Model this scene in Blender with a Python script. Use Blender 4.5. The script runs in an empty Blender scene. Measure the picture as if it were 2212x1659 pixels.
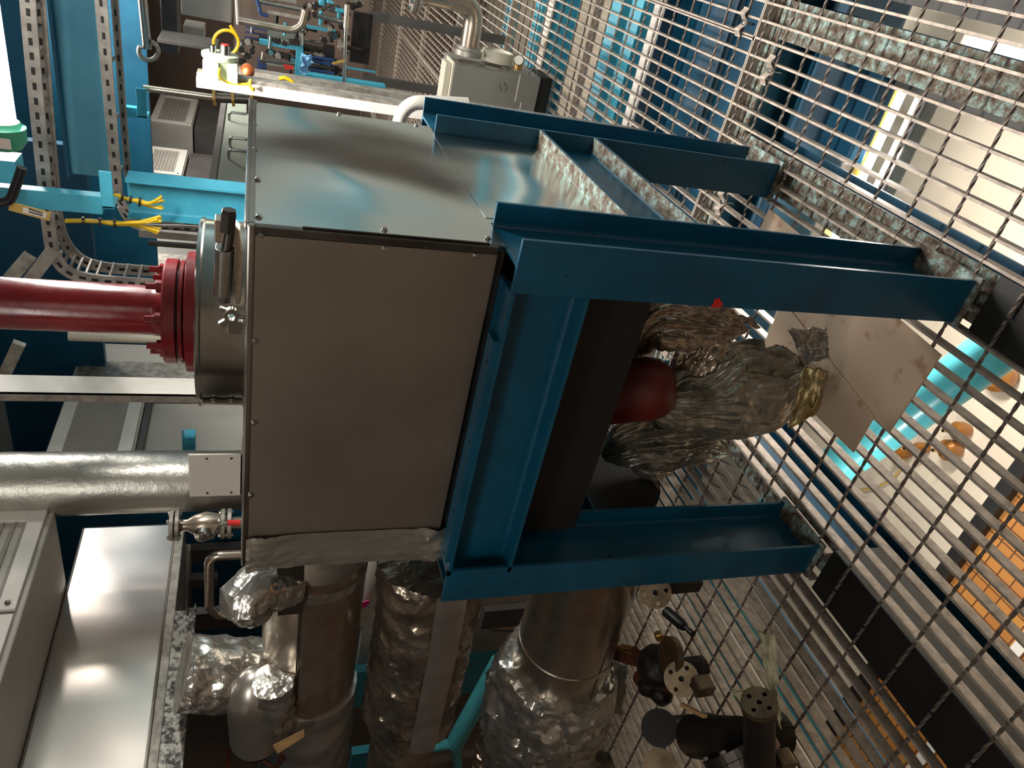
import bpy, bmesh, math, random
from mathutils import Vector, Matrix, noise
random.seed(7)
S = bpy.context.scene
C = S.collection
V = Vector
PI = math.pi

# ------------------------------------------------------------------ camera
FPX = 1593.43
CAM = V((0.5258, -1.3096, 1.7648))
YAW, PITCH, ROLL = 0.5874, 0.3431, 0.0212
FW = V((-math.sin(YAW)*math.cos(PITCH), math.cos(YAW)*math.cos(PITCH), -math.sin(PITCH)))
R0 = V((math.cos(YAW), math.sin(YAW), 0)); U0 = R0.cross(FW)
RT = R0*math.cos(ROLL)+U0*math.sin(ROLL)
UP = U0*math.cos(ROLL)-R0*math.sin(ROLL)
cam = bpy.data.cameras.new('camera'); co = bpy.data.objects.new('camera', cam); C.objects.link(co)
cam.sensor_width = 36; cam.lens = FPX/2212*36; cam.clip_start = 0.02; cam.clip_end = 100
mx = Matrix((( -UP.x, RT.x, -FW.x, CAM.x), (-UP.y, RT.y, -FW.y, CAM.y), (-UP.z, RT.z, -FW.z, CAM.z), (0,0,0,1)))
co.matrix_world = mx                      # the phone was held upright: the picture lies on its side
S.camera = co
def ray(x, y): return FW + RT*((829.5-y)/FPX) - UP*((x-1106)/FPX)
def pl(x, y, a, v):
    d = ray(x, y); return CAM + d*((v-CAM[a])/d[a])
def PX(x, y, v): return pl(x, y, 0, v)
def PY(x, y, v): return pl(x, y, 1, v)
def PZ(x, y, v=0.0): return pl(x, y, 2, v)
def dep(p): return (V(p)-CAM).dot(FW)
def mpx(n, p): return n*dep(p)/FPX       # n pixels as metres at p

# ------------------------------------------------------------------ world and exposure
S.view_settings.view_transform = 'Standard'; S.view_settings.look = 'None'
S.view_settings.gamma = 1; S.view_settings.use_curve_mapping = False
S.view_settings.exposure = 0.35
W = bpy.data.worlds.new('world'); S.world = W; W.use_nodes = True
W.node_tree.nodes['Background'].inputs[0].default_value = (0.75, 0.8, 0.85, 1)
W.node_tree.nodes['Background'].inputs[1].default_value = 0.05

def area(name, loc, target, sx, sy, power, col=(1,.95,.88), spread=None):
    l = bpy.data.lights.new(name, 'AREA'); l.shape = 'RECTANGLE'; l.size = sx; l.size_y = sy
    l.energy = power; l.color = col
    o = bpy.data.objects.new(name, l); C.objects.link(o); o.location = loc
    o.rotation_euler = (V(target)-V(loc)).to_track_quat('-Z', 'Y').to_euler()
    return o
LIGHTS = True
# added fill lights, unseen overhead; the left one is inferred from the duct reflection
area('fill_light_front', (1.2, -2.6, 3.2), (0.3, 0.6, 0.9), 1.4, .12, 4.5)
area('fill_light_aisle', (0.0, 3.7, 3.2), (0.2, 3.2, 0), 1.4, .12, 60)
area('fill_light_wall', (1.9, 4.2, 3.2), (2.5, 3.2, 1.4), 1.4, .12, 90)  # added so the side panel mirrors a bright wall
area('fill_light_far', (-0.6, 7.2, 3.2), (-0.8, 7.2, 0), 1.4, .12, 170)  # added to brighten the far end of the room
area('ceiling_tube_light_left', (-.7, -2.0, 3.2), (-2.2, 0.4, 1.4), 1.2, .12, 15)

# ------------------------------------------------------------------ materials
def lin(c):
    c = c/255
    return c/12.92 if c <= .04045 else ((c+.055)/1.055)**2.4
def rgb(r, g, b): return (lin(r), lin(g), lin(b), 1)
class NT:
    def __init__(s, name):
        m = bpy.data.materials.new(name); m.use_nodes = True; s.m = m; s.t = m.node_tree
        s.b = s.t.nodes['Principled BSDF']; s.co = None
    def n(s, typ, **k):
        x = s.t.nodes.new(typ)
        for a, v in k.items():
            if a in x.inputs: x.inputs[a].default_value = v
            else: setattr(x, a, v)
        return x
    def l(s, a, b): s.t.links.new(a, b)
    def coord(s, scale=(1,1,1)):
        if s.co is None: s.co = s.n('ShaderNodeTexCoord')
        mp = s.n('ShaderNodeMapping'); mp.inputs['Scale'].default_value = scale
        s.l(s.co.outputs['Object'], mp.inputs[0]); return mp.outputs[0]
    def noise(s, scale, detail=4, rough=.6, sc=(1,1,1)):
        x = s.n('ShaderNodeTexNoise'); x.inputs['Scale'].default_value = scale
        x.inputs['Detail'].default_value = detail; x.inputs['Roughness'].default_value = rough
        s.l(s.coord(sc), x.inputs['Vector']); return x.outputs['Fac']
    def ramp(s, f, stops):
        x = s.n('ShaderNodeValToRGB'); e = x.color_ramp.elements
        while len(e) < len(stops): e.new(.5)
        for i, (p, c) in enumerate(stops):
            e[i].position = p; e[i].color = c if len(c) == 4 else (*c, 1)
        s.l(f, x.inputs[0]); return x.outputs[0]
    def bump(s, f, strength=.3, dist=.01):
        x = s.n('ShaderNodeBump'); x.inputs['Strength'].default_value = strength
        x.inputs['Distance'].default_value = dist
        s.l(f, x.inputs['Height'])
        prev = s.b.inputs['Normal'].links
        if prev: s.l(prev[0].from_socket, x.inputs['Normal'])
        s.l(x.outputs[0], s.b.inputs['Normal'])
def g(v): return (v, v, v, 1)
def mat(name, col, rough=.5, metal=0, col2=None, nscale=6, lo=.4, hi=.65, bump=0, bscale=60, sc=(1,1,1), rvar=0, bdist=.002):
    k = NT(name); b = k.b
    b.inputs['Roughness'].default_value = rough; b.inputs['Metallic'].default_value = metal
    if col2:
        k.l(k.ramp(k.noise(nscale, 6, .65, sc), [(lo, col), (hi, col2)]), b.inputs['Base Color'])
    else: b.inputs['Base Color'].default_value = col
    if rvar:
        k.l(k.ramp(k.noise(nscale*1.7, 4, .6, sc), [(.3, g(max(0, rough-rvar))), (.7, g(min(1, rough+rvar)))]), b.inputs['Roughness'])
    if bump: k.bump(k.noise(bscale, 3, .6, sc), bump, bdist)
    return k.m
def emit(name, col, st):
    k = NT(name); k.b.inputs['Base Color'].default_value = col
    k.b.inputs['Emission Color'].default_value = col; k.b.inputs['Emission Strength'].default_value = st
    return k.m
M = {}
def blue_paint():
    k = NT('teal_blue_paint'); b = k.b
    base = k.ramp(k.noise(5, 6, .65), [(.45, rgb(8,82,110)), (.8, rgb(8,56,78))])
    def over(prev, fac, c):
        m = k.n('ShaderNodeMix'); m.data_type = 'RGBA'; k.l(fac, m.inputs[0]); k.l(prev, m.inputs['A']); m.inputs['B'].default_value = c
        return m.outputs['Result']
    chips = k.ramp(k.noise(24, 2, .5), [(.735, g(0)), (.75, g(1))])
    scuff = k.ramp(k.noise(7, 9, .85), [(.66, g(0)), (.78, g(.35))])
    c = over(base, scuff, rgb(96,124,134)); c = over(c, chips, rgb(14,34,48))
    k.l(c, b.inputs['Base Color'])
    k.l(k.ramp(k.noise(9, 4, .6), [(.3, g(.27)), (.7, g(.44))]), b.inputs['Roughness'])
    k.bump(k.noise(90, 3, .6), .05, .002); return k.m
M['blue'] = blue_paint()
M['blue_lit'] = mat('lit_blue_paint', rgb(70,170,195), .45, 0, rgb(50,140,170), 5, .4, .8, .05, 60)  # blue paint with the light put into its colour, for lit steel
M['blue_deep'] = mat('deep_blue_paint', rgb(4,78,108), .5, 0, rgb(4,56,82), 2, .4, .75)
M['turq'] = mat('turquoise_pipe_paint', rgb(95,195,205), .3, 0, rgb(70,165,180), 4, .4, .8)
M['red'] = mat('oxide_red_paint', rgb(128,26,32), .25, 0, rgb(82,18,24), 5, .4, .7, .12, 40, rvar=.1)
M['red_dull'] = mat('dull_red_paint', rgb(104,26,18), .5, 0, rgb(80,22,18), 9, .4, .7)
M['steel'] = mat('polished_stainless', rgb(190,188,182), .2, 1, rgb(150,146,140), 3, .3, .7, rvar=.06)
M['steel_brown'] = mat('heat_tinted_stainless', rgb(206,196,182), .28, .92, rgb(164,142,122), 3, .3, .7, .05, 30, rvar=.08)
M['steel_soft'] = mat('satin_bright_steel', rgb(205,200,192), .33, .85, rgb(180,174,166), 3, .3, .7)
M['steel_dark'] = mat('dull_dark_steel', rgb(96,90,84), .4, .8, rgb(60,54,50), 8, .3, .7)
M['iron'] = mat('black_cast_iron', rgb(30,27,25), .5, .3, rgb(56,40,32), 10, .45, .8, .3, 60)
M['black'] = mat('black_coated_steel', rgb(22,21,20), .55, 0, rgb(34,31,28), 3, .4, .7, .05, 40)
M['rust'] = mat('rusty_iron', rgb(104,50,28), .75, .2, rgb(58,36,26), 14, .4, .65, .4, 50)
M['flange_bronze'] = mat('worn_flange_metal', rgb(150,132,108), .42, .9, rgb(92,78,62), 12, .4, .7, .15, 60)
M['galv'] = mat('galvanised_steel', rgb(178,172,162), .5, .7, rgb(140,134,126), 22, .4, .6, .08, 50)
M['galv_bar'] = mat('grating_galvanised_bar', rgb(196,180,166), .62, .35, rgb(142,130,120), 25, .35, .7, .15, 90)
M['galv_rod'] = mat('grating_twisted_rod', rgb(128,114,104), .62, .35, rgb(98,90,84), 60, .4, .6, .2, 90)
M['grey_paint'] = mat('light_grey_cabinet_paint', rgb(176,170,162), .42, 0, rgb(160,154,146), 2, .4, .7)
M['grey_dark'] = mat('dark_grey_paint', rgb(86,82,80), .5, 0, rgb(70,66,64), 3, .4, .7)
M['green_grey'] = mat('grey_green_cabinet_paint', rgb(128,134,124), .4)
M['pump'] = mat('silver_grey_pump_casing', rgb(150,146,138), .4, .2, rgb(140,136,128), 2)
M['cream'] = mat('cream_enclosure', rgb(206,198,180), .5)
M['mint'] = mat('pale_mint_plastic', rgb(188,202,176), .35)
M['green'] = mat('green_lamp_cap_plastic', rgb(60,150,120), .4)
M['yellow'] = mat('yellow_cable_sheath', rgb(226,186,24), .4)
M['ochre'] = mat('ochre_label_plate', rgb(196,160,80), .5)
M['white'] = mat('white_painted_steel', rgb(226,220,212), .42, 0, rgb(208,202,192), 9, .5, .8)
M['peel'] = mat('peeling_white_paint', rgb(212,206,196), .6, 0, rgb(150,90,60), 7, .6, .72, .2, 20)
M['plastic_grey'] = mat('pale_grey_hose', rgb(190,186,178), .5)
M['wall_dark'] = mat('dim_brown_wall', rgb(112,92,80), .7, 0, rgb(88,74,66), 1.2, .4, .7)
M['wall_blue'] = mat('blue_painted_bulkhead', rgb(30,108,140), .55, 0, rgb(14,80,110), 1.5, .4, .7)
M['wall_beige'] = mat('beige_wall', rgb(206,186,166), .7)
M['wall_light'] = mat('pale_blue_grey_wall', rgb(192,198,194), .6)
M['girder'] = mat('sky_blue_girder_paint', rgb(92,160,184), .6, 0, rgb(70,140,168), 2, .4, .7)
M['wall_grey'] = mat('grey_wall_panel', rgb(150,150,146), .6)
M['ceil'] = mat('grey_ceiling', rgb(150,150,146), .8)
M['cream_floor'] = mat('cream_lower_floor', rgb(214,200,180), .45, 0, rgb(192,176,156), 1.6, .4, .8)
M['orange_paper'] = mat('orange_tag', rgb(226,90,40), .6)
M['red_tag'] = mat('bright_red_tag', rgb(220,40,34), .5)
M['pink'] = mat('pink_marker_tape', rgb(226,40,140), .5)
M['cloth'] = mat('light_blue_cloth', rgb(110,160,200), .9)
M['wood'] = mat('pale_wood_strip', rgb(206,170,120), .6, 0, rgb(170,130,84), 10, .4, .7, sc=(1,6,1))
M['board'] = mat('beige_laminate_board', rgb(196,170,146), .55, 0, rgb(150,112,84), 9, .56, .70, .04, 40)
M['translucent'] = mat('yellowed_clear_film', rgb(206,196,164), .4)
M['brass'] = mat('brass_fitting', rgb(200,160,96), .3, 1)
M['brown_cap'] = mat('glossy_brown_cap', rgb(150,98,44), .25, .3)
M['copper'] = mat('bare_copper', rgb(190,104,60), .4, .8)
M['rubber'] = mat('black_rubber', rgb(20,20,22), .35)
M['blue_box'] = mat('dark_blue_plastic', rgb(34,62,110), .35)
M['gauge_white'] = mat('gauge_dial', rgb(232,228,216), .4)
M['tube_glow'] = emit('fluorescent_glow', (1,.97,.9,1), 26)
M['tube_glow_low'] = emit('lower_fluorescent_glow', (1,.97,.9,1), 30)
# brushed panel of the big case
def brushed(name, c1, c2, rough, sc):
    k = NT(name); k.b.inputs['Metallic'].default_value = .72
    k.l(k.ramp(k.noise(3, 4, .6), [(.3, c1), (.7, c2)]), k.b.inputs['Base Color'])
    f = k.noise(40, 3, .7, sc)
    k.l(k.ramp(f, [(.3, g(rough-.07)), (.7, g(rough+.08))]), k.b.inputs['Roughness'])
    k.bump(f, .12, .001); return k.m
M['front_panel'] = brushed('brushed_dark_stainless', rgb(150,140,129), rgb(134,122,111), .42, (30,1,1))
M['side_panel'] = NT('wavy_bright_stainless').m
def side_panel_mat():
    k = NT('wavy_bright_stainless_sheet'); b = k.b
    b.inputs['Metallic'].default_value = 1; b.inputs['Base Color'].default_value = rgb(218,220,216)
    b.inputs['Roughness'].default_value = .17
    k.bump(k.noise(1.9, 1, .3), 1.0, .06)
    k.bump(k.noise(200, 2, .5), .08, .001); return k.m
M['side_panel'] = side_panel_mat()
def duct_mat():
    k = NT('satin_stainless_duct'); b = k.b
    b.inputs['Metallic'].default_value = .9; b.inputs['Base Color'].default_value = rgb(196,186,178)
    b.inputs['Roughness'].default_value = .27
    k.bump(k.noise(1.6, 1, .4), .8, .05); k.bump(k.noise(60, 2, .6, (1,1,14)), .06, .001); return k.m
M['duct'] = duct_mat()
def foil(name, c1, c2, rough, sc=30, st=.9):
    k = NT(name); b = k.b; b.inputs['Metallic'].default_value = .86
    k.l(k.ramp(k.noise(5, 5, .65), [(.35, c1), (.68, c2)]), b.inputs['Base Color'])
    b.inputs['Roughness'].default_value = rough
    n1 = k.n('ShaderNodeTexNoise'); n1.inputs['Scale'].default_value = 9; n1.inputs['Detail'].default_value = 3
    k.l(k.coord(), n1.inputs['Vector'])
    mixv = k.n('ShaderNodeMix'); mixv.data_type = 'RGBA'; mixv.inputs[0].default_value = .12
    k.l(k.coord(), mixv.inputs['A']); k.l(n1.outputs['Color'], mixv.inputs['B'])
    v = k.n('ShaderNodeTexVoronoi'); v.feature = 'F1'; v.inputs['Scale'].default_value = sc
    k.l(mixv.outputs['Result'], v.inputs['Vector'])
    k.bump(v.outputs['Distance'], st, .012)
    k.bump(k.noise(sc*2.5, 4, .7), .5, .004)
    return k.m
M['foil'] = foil('crumpled_aluminium_foil', rgb(218,216,210), rgb(170,166,158), .22, 14, .85)
M['foil_brown'] = foil('smoky_aluminium_foil', rgb(196,182,166), rgb(128,112,98), .24, 15, .9)
M['foil_smooth'] = foil('aluminium_foil_lagging', rgb(206,204,198), rgb(176,172,166), .3, 10, .2)
M['tape'] = foil('aluminium_tape', rgb(200,198,190), rgb(176,174,166), .36, 12, .12)
M['foil_dark'] = foil('soiled_aluminium_foil', rgb(192,190,178), rgb(112,106,96), .34, 13, .5)
M['foil_stained'] = foil('stained_yellow_foil', rgb(196,178,132), rgb(128,104,66), .45, 12, .4)
def dirty_flange():
    k = NT('dirt_caked_turquoise_steel'); b = k.b; b.inputs['Roughness'].default_value = .75
    f = k.noise(26, 8, .75)
    k.l(k.ramp(f, [(.38, rgb(66,50,38)), (.47, rgb(112,98,84)), (.53, rgb(128,134,124)), (.58, rgb(150,180,176)), (.70, rgb(206,210,204))]), b.inputs['Base Color'])
    k.bump(f, .8, .01); return k.m
M['dirty'] = dirty_flange()
def speckle():
    k = NT('spangled_galvanised_strip'); b = k.b; b.inputs['Metallic'].default_value = .6; b.inputs['Roughness'].default_value = .5
    k.l(k.ramp(k.noise(50, 3, .6), [(.4, rgb(70,66,64)), (.6, rgb(186,182,174))]), b.inputs['Base Color']); return k.m
M['spangle'] = speckle()
def perf():
    # slotted tray metal: real slots are dark punched holes in the side rails
    return mat('cable_tray_metal', rgb(176,168,160), .5, .5, rgb(150,142,136), 14, .4, .6)
M['tray'] = perf()
def tiles():
    k = NT('orange_floor_tiles'); b = k.b; b.inputs['Roughness'].default_value = .5
    t = k.n('ShaderNodeTexBrick'); t.offset = 0; t.inputs['Scale'].default_value = 6
    t.inputs['Color1'].default_value = rgb(186,128,62); t.inputs['Color2'].default_value = rgb(168,108,52)
    t.inputs['Mortar'].default_value = rgb(90,54,30); t.inputs['Mortar Size'].default_value = .025
    t.inputs['Brick Width'].default_value = .5; t.inputs['Row Height'].default_value = .5
    k.l(k.coord(), t.inputs['Vector']); k.l(t.outputs['Color'], b.inputs['Base Color']); return k.m
M['tiles'] = tiles()

# ------------------------------------------------------------------ mesh helpers
def wpos(o):
    p = V((0,0,0))
    while o is not None: p += V(o.location); o = o.parent
    return p
def frame_of(d):
    d = V(d).normalized()
    a = V((0,0,1)) if abs(d.z) < .9 else V((1,0,0))
    u = d.cross(a).normalized(); return u, d.cross(u).normalized()
class B:
    def __init__(s): s.bm = bmesh.new()
    def box(s, a, b, bevel=0, rot=None, piv=None):
        a, b = V(a), V(b)
        lo = V([min(a[i], b[i]) for i in range(3)]); hi = V([max(a[i], b[i]) for i in range(3)])
        r = bmesh.ops.create_cube(s.bm, size=1)
        vs = r['verts']
        for v in vs: v.co = V([lo[i]+(v.co[i]+.5)*(hi[i]-lo[i]) for i in range(3)])
        if bevel:
            es = list({e for v in vs for e in v.link_edges})
            r2 = bmesh.ops.bevel(s.bm, geom=es, offset=bevel, segments=2, affect='EDGES', profile=.6)
            vs = list({v for f in r2['faces'] for v in f.verts} | {v for v in vs if v.is_valid})
        if rot is not None:
            piv = V(piv) if piv is not None else (lo+hi)/2
            for v in vs: v.co = piv + rot @ (v.co-piv)
        return s
    def ring(s, c, u, w, r, n, r2=None):
        r2 = r if r2 is None else r2
        return [s.bm.verts.new(V(c)+u*(r*math.cos(2*PI*i/n))+w*(r2*math.sin(2*PI*i/n))) for i in range(n)]
    def skin(s, A, Bb):
        n = len(A)
        for i in range(n): s.bm.faces.new((A[i], A[(i+1)%n], Bb[(i+1)%n], Bb[i]))
    def lathe(s, p, d, prof, n=32, cap=True):
        # prof: list of (distance along d, radius)
        p, d = V(p), V(d).normalized(); u, w = frame_of(d)
        R = [s.ring(p+d*t, u, w, max(r, 1e-4), n) for t, r in prof]
        for a, b in zip(R, R[1:]): s.skin(a, b)
        if cap:
            s.bm.faces.new(R[0][::-1]); s.bm.faces.new(R[-1])
        return s
    def cyl(s, p0, p1, r, n=24, r2=None):
        d = V(p1)-V(p0); return s.lathe(p0, d, [(0, r), (d.length, r if r2 is None else r2)], n)
    def hexn(s, p, d, r, h): return s.lathe(p, d, [(0, r), (h*.85, r), (h, r*.85)], 6)
    def tube(s, path, r, n=16, smooth=0, cap=True, disp=None, cyc=False):
        P = [V(p) for p in path]
        if smooth: P = spline(P, smooth)
        k = len(P); T = []
        for i in range(k):
            a, b = P[max(i-1, 0)], P[min(i+1, k-1)]
            T.append((b-a).normalized())
        u, w = frame_of(T[0]); R = []
        for i in range(k):
            if i:
                ax = T[i-1].cross(T[i])
                if ax.length > 1e-6:
                    q = Matrix.Rotation(T[i-1].angle(T[i]), 3, ax)
                    u = (q@u).normalized()
                w = T[i].cross(u).normalized(); u = w.cross(T[i]).normalized()
            rr = r(i/(k-1)) if callable(r) else r
            ring = []
            for j in range(n):
                an = 2*PI*j/n
                dirv = u*math.cos(an)+w*math.sin(an)
                q = rr + (disp(P[i]+dirv*rr, dirv) if disp else 0)
                ring.append(s.bm.verts.new(P[i]+dirv*q))
            R.append(ring)
        for a, b in zip(R, R[1:]): s.skin(a, b)
        if cap and not cyc: s.bm.faces.new(R[0][::-1]); s.bm.faces.new(R[-1])
        return s
    def prism(s, pts, d):
        A = [s.bm.verts.new(V(p)) for p in pts]; Bv = [s.bm.verts.new(V(p)+V(d)) for p in pts]
        s.skin(A, Bv); s.bm.faces.new(A[::-1]); s.bm.faces.new(Bv); return s
    def ball(s, c, rx, ry=None, rz=None, disp=None, sub=4):
        ry = rx if ry is None else ry; rz = rx if rz is None else rz
        r = bmesh.ops.create_icosphere(s.bm, subdivisions=sub, radius=1)
        for v in r['verts']:
            q = v.co.normalized(); k = 1+(disp(q) if disp else 0)
            v.co = V((c[0]+q.x*rx*k, c[1]+q.y*ry*k, c[2]+q.z*rz*k))
        return s
    def ibeam(s, c, axis, length, b, h, tf=.009, tw=.006, fl='x', rr=.011):
        # c: centre of one end, axis: unit direction, fl: unit direction of the flange width
        ax, f = V(axis), V(fl); dv = ax.cross(f)
        hb, hh, t = b/2, h/2, tw/2
        q = [( -hb,-hh),(hb,-hh),(hb,-hh+tf)]
        for k in range(4): a = PI/2*k/3; q.append((t+rr-rr*math.sin(a), -hh+tf+rr-rr*math.cos(a)))
        for k in range(4): a = PI/2*(3-k)/3; q.append((t+rr-rr*math.sin(a), hh-tf-rr+rr*math.cos(a)))
        q += [(hb,hh-tf),(hb,hh),(-hb,hh),(-hb,hh-tf)]
        for k in range(4): a = PI/2*k/3; q.append((-t-rr+rr*math.sin(a), hh-tf-rr+rr*math.cos(a)))
        for k in range(4): a = PI/2*(3-k)/3; q.append((-t-rr+rr*math.sin(a), -hh+tf+rr-rr*math.cos(a)))
        q.append((-hb,-hh+tf))
        s.prism([V(c)+f*x+dv*y for x, y in q], ax*length); return s
    def done(s, name, m, parent=None, smooth=False, bevel=0, origin=None, sharp=35):
        bm = s.bm
        bmesh.ops.recalc_face_normals(bm, faces=bm.faces)
        if parent is not None: off = wpos(parent)
        elif origin is not None: off = V(origin)
        else:
            xs = [v.co for v in bm.verts]
            lo = V([min(c[i] for c in xs) for i in range(3)]); hi = V([max(c[i] for c in xs) for i in range(3)])
            off = V(((lo.x+hi.x)/2, (lo.y+hi.y)/2, lo.z))
        for v in bm.verts: v.co -= off
        if smooth:
            for f in bm.faces: f.smooth = True
        me = bpy.data.meshes.new(name); bm.to_mesh(me); bm.free()
        me.materials.append(M[m] if isinstance(m, str) else m)
        if smooth: me.set_sharp_from_angle(angle=math.radians(sharp))
        o = bpy.data.objects.new(name, me); C.objects.link(o)
        if parent is not None: o.parent = parent
        else: o.location = off
        if bevel:
            md = o.modifiers.new('edge', 'BEVEL'); md.width = bevel; md.segments = 2; md.limit_method = 'ANGLE'
        return o
def spline(P, k):
    out = []; n = len(P)
    for i in range(n-1):
        p0, p1, p2, p3 = P[max(i-1,0)], P[i], P[i+1], P[min(i+2,n-1)]
        for j in range(k):
            t = j/k
            out.append(.5*((2*p1)+(p2-p0)*t+(2*p0-5*p1+4*p2-p3)*t*t+(3*p1-p0-3*p2+p3)*t**3))
    out.append(P[-1]); return out
def bend(P, r, k=8):
    # polyline with rounded corners
    P = [V(p) for p in P]; out = [P[0]]
    for i in range(1, len(P)-1):
        a = (P[i-1]-P[i]).normalized(); b = (P[i+1]-P[i]).normalized()
        d = r/math.tan(a.angle(b)/2)
        d = min(d, (P[i-1]-P[i]).length*.49, (P[i+1]-P[i]).length*.49)
        s, e = P[i]+a*d, P[i]+b*d
        for j in range(k+1):
            t = j/k; out.append((1-t)**2*s+2*t*(1-t)*P[i]+t*t*e)
    out.append(P[-1]); return out
def tag(o, label, cat, group=None):
    o['label'] = label; o['category'] = cat
    if group: o['group'] = group
    return o
def thing(name, loc, label, cat, group=None):
    o = bpy.data.objects.new(name, None); o.empty_display_size = .05; C.objects.link(o); o.location = loc
    return tag(o, label, cat, group)
def struct(o): o['kind'] = 'structure'; return o
def kids(o): return [c for c in o.children]
def copy_tree(o, parent=None):
    c = o.copy(); C.objects.link(c)
    if parent is not None: c.parent = parent
    for ch in kids(o): copy_tree(ch, c)
    return c
def crumple(amp, f, f2=None):
    def d(p, n=None):
        q = V(p)*f
        a = noise.noise(q); b = noise.noise(q*2.3+V((5,1,2))); c = noise.noise(q*5.1+V((1,9,4)))
        return amp*((1-2*abs(a))*.5+(.5-abs(b))*.5+(.3-abs(c))*.35)
    return d
def dist_path(a, b, step=.015):
    n = max(2, int((V(b)-V(a)).length/step)); return [V(a).lerp(V(b), i/n) for i in range(n+1)]
def densify(P, step=.02):
    out = [V(P[0])]
    for a, b in zip(P, P[1:]): out += dist_path(a, b, step)[1:]
    return out

# ================================================================== THE ROOM
struct(B().box((2.6,-4,-2.0), (2.7,12.5,3.4)).done('wall_right', 'wall_light'))
struct(B().box((-4.2,-4,-2.0), (-4.1,12.5,2.35)).done('wall_left', 'wall_dark'))
struct(B().box((-4.2,-4,2.352), (-4.08,12.5,3.4)).done('trim_1', 'wall_blue'))
struct(B().box((-4.1,12.4,-2.0), (2.6,12.5,3.4)).done('wall_back', 'wall_dark'))
struct(B().box((-4.1,-4.1,-2.0), (2.6,-4,3.4)).done('wall_front', 'wall_beige'))
struct(B().box((-4.2,-4.1,3.4), (2.7,12.5,3.5)).done('ceiling', 'ceil'))
struct(B().box((-4.2,-4.1,-2.1), (2.7,12.5,-2.0)).done('floor', 'cream_floor'))

for k, (za, zc, yy, lb) in enumerate(((1.95,2.15,-1.5,'upper light blue rail added along the unseen right wall for reflections'), (1.05,1.2,.5,'middle light blue rail added along the unseen right wall for reflections'))):
    tag(B().box((2.5,yy,za), (2.6,9,zc)).done('reflection_rail', 'blue_lit'), lb, 'rail')  # unseen rails added to streak the side panel's reflection
for k, yy in enumerate((1.2, 3.2, 5.4)):
    tag(B().box((2.42,yy,-.0), (2.5,yy+.14,3.39)).done('reflection_post', 'girder'), 'sky blue post added on the unseen right wall for reflections, %s from the viewer' % ('first','second','third')[k], 'post')  # unseen posts, added for the same reflection

# ------------------------------------------------------------------ floor gratings, one lift-out panel each
BAR, ROD = .0597, .1425
SKIP = ((-1.115,-.94), (-.125,.035))
def grating(x0, x1, y0, y1, label, detail=True, group='floor grating panels', bands='SNWE'):
    t = thing('floor_grating', ((x0+x1)/2, (y0+y1)/2, -.05), label, 'grating', group)
    b = B(); n0 = math.ceil((x0+.551+.006)/BAR-.001)
    x = -.551+n0*BAR
    while x < x1-.006:
        if y1 > 0 or not any(a < x < c for a, c in SKIP):
            b.box((x-.0038, y0+(.006 if 'S' in bands else 0), -.036), (x+.0042, y1-(.006 if 'N' in bands else 0), -.001))
        x += BAR
    b.done('bearing_bars', 'galv_bar', t)
    b = B(); k = math.ceil((y0+.257+.02)/ROD)
    y = -.257+k*ROD
    while y < y1-.02:
        if detail:
            n = int((x1-x0)/.012); rings = []
            for i in range(n+1):
                xx = x0+.005+(x1-x0-.01)*i/n; a0 = xx*42
                rings.append([b.bm.verts.new((xx, y+.0054*math.cos(a0+q*PI/2), -.0045+.0054*math.sin(a0+q*PI/2))) for q in range(4)])
            for A, Bq in zip(rings, rings[1:]): b.skin(A, Bq)
        else: b.box((x0+.005, y-.0035, -.009), (x1-.005, y+.0035, -.001))
        y += ROD
    b.done('twisted_rods', 'galv_rod', t)
    b = B()
    if 'S' in bands: b.box((x0+.002, y0+.002, -.05), (x1-.002, y0+.008, 0))
    if 'N' in bands: b.box((x0+.002, y1-.008, -.05), (x1-.002, y1-.002, 0))
    if 'W' in bands: b.box((x0+.002, y0+.002, -.05), (x0+.008, y1-.002, 0))
    if 'E' in bands: b.box((x1-.008, y0+.002, -.05), (x1-.002, y1-.002, 0))
    if bands: b.done('edge_band', 'galv_bar', t)
    else: b.bm.free()
    return t
YS = [1.35, 2.95, 4.5, 6.1, 7.7, 9.3, 10.9, 12.3]
near = [((-3.19,-2.06,-2.9,-.02), 'near row, along the dark wall'), ((-2.06,-1.03,-2.9,-.02), 'near row, left of the black beam at the left leg'),
    ((-1.03,-.045,-2.9,-.02), 'near row, between the two black beams'), ((-.045,1.4,-2.9,-.02), 'near row, right of the nearest leg'), ((1.4,2.55,-2.9,-.02), 'near row, beside the grey wall'),
    ((-3.19,-2.06,-.02,1.35), 'below the duct along the dark wall'), ((-2.06,-1.03,-.02,1.35), 'under the lagged pipes'), ((-1.03,-.045,-.02,1.35), 'under the case and its blue frame'),
    ((-.045,1.4,-.02,1.35), 'just right of the two right legs'), ((1.4,2.55,-.02,1.35), 'by the grey wall, level with the case')]
for (xa, xb, ya, yb), where in near:
    grating(xa, xb, ya, yb, 'galvanised grating panel ' + where, detail=(xa > -3 and xb < 2), bands='' if yb < 0 else 'N')
XS = [-4.09, -2.06, -.99, .34, 1.4]
for i in range(4):
    for j in range(7):
        if i > 2 and j > 0: continue
        col = ['along the dark wall', 'left of centre', 'in the aisle', 'near the grey wall'][i]
        row = ['first row behind the case', 'second row behind the case', 'third row behind', 'fourth row behind', 'fifth row behind', 'sixth row behind', 'last row behind'][j]
        grating(XS[i], XS[i+1], YS[j], YS[j+1], 'galvanised grating panel %s, %s' % (col, row), detail=(j == 0 and i == 2))
for xa, xb, lb in ((-1.115,-.94,'black steel beam flush with the grating in front of the left leg'), (-.125,.035,'black steel beam flush with the grating in front of the nearest leg')):
    tag(B().box((xa,-2.9,-.2), (xb,-.03,-.013)).done('walkway_beam', 'black', bevel=.004), lb, 'beam')

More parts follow.
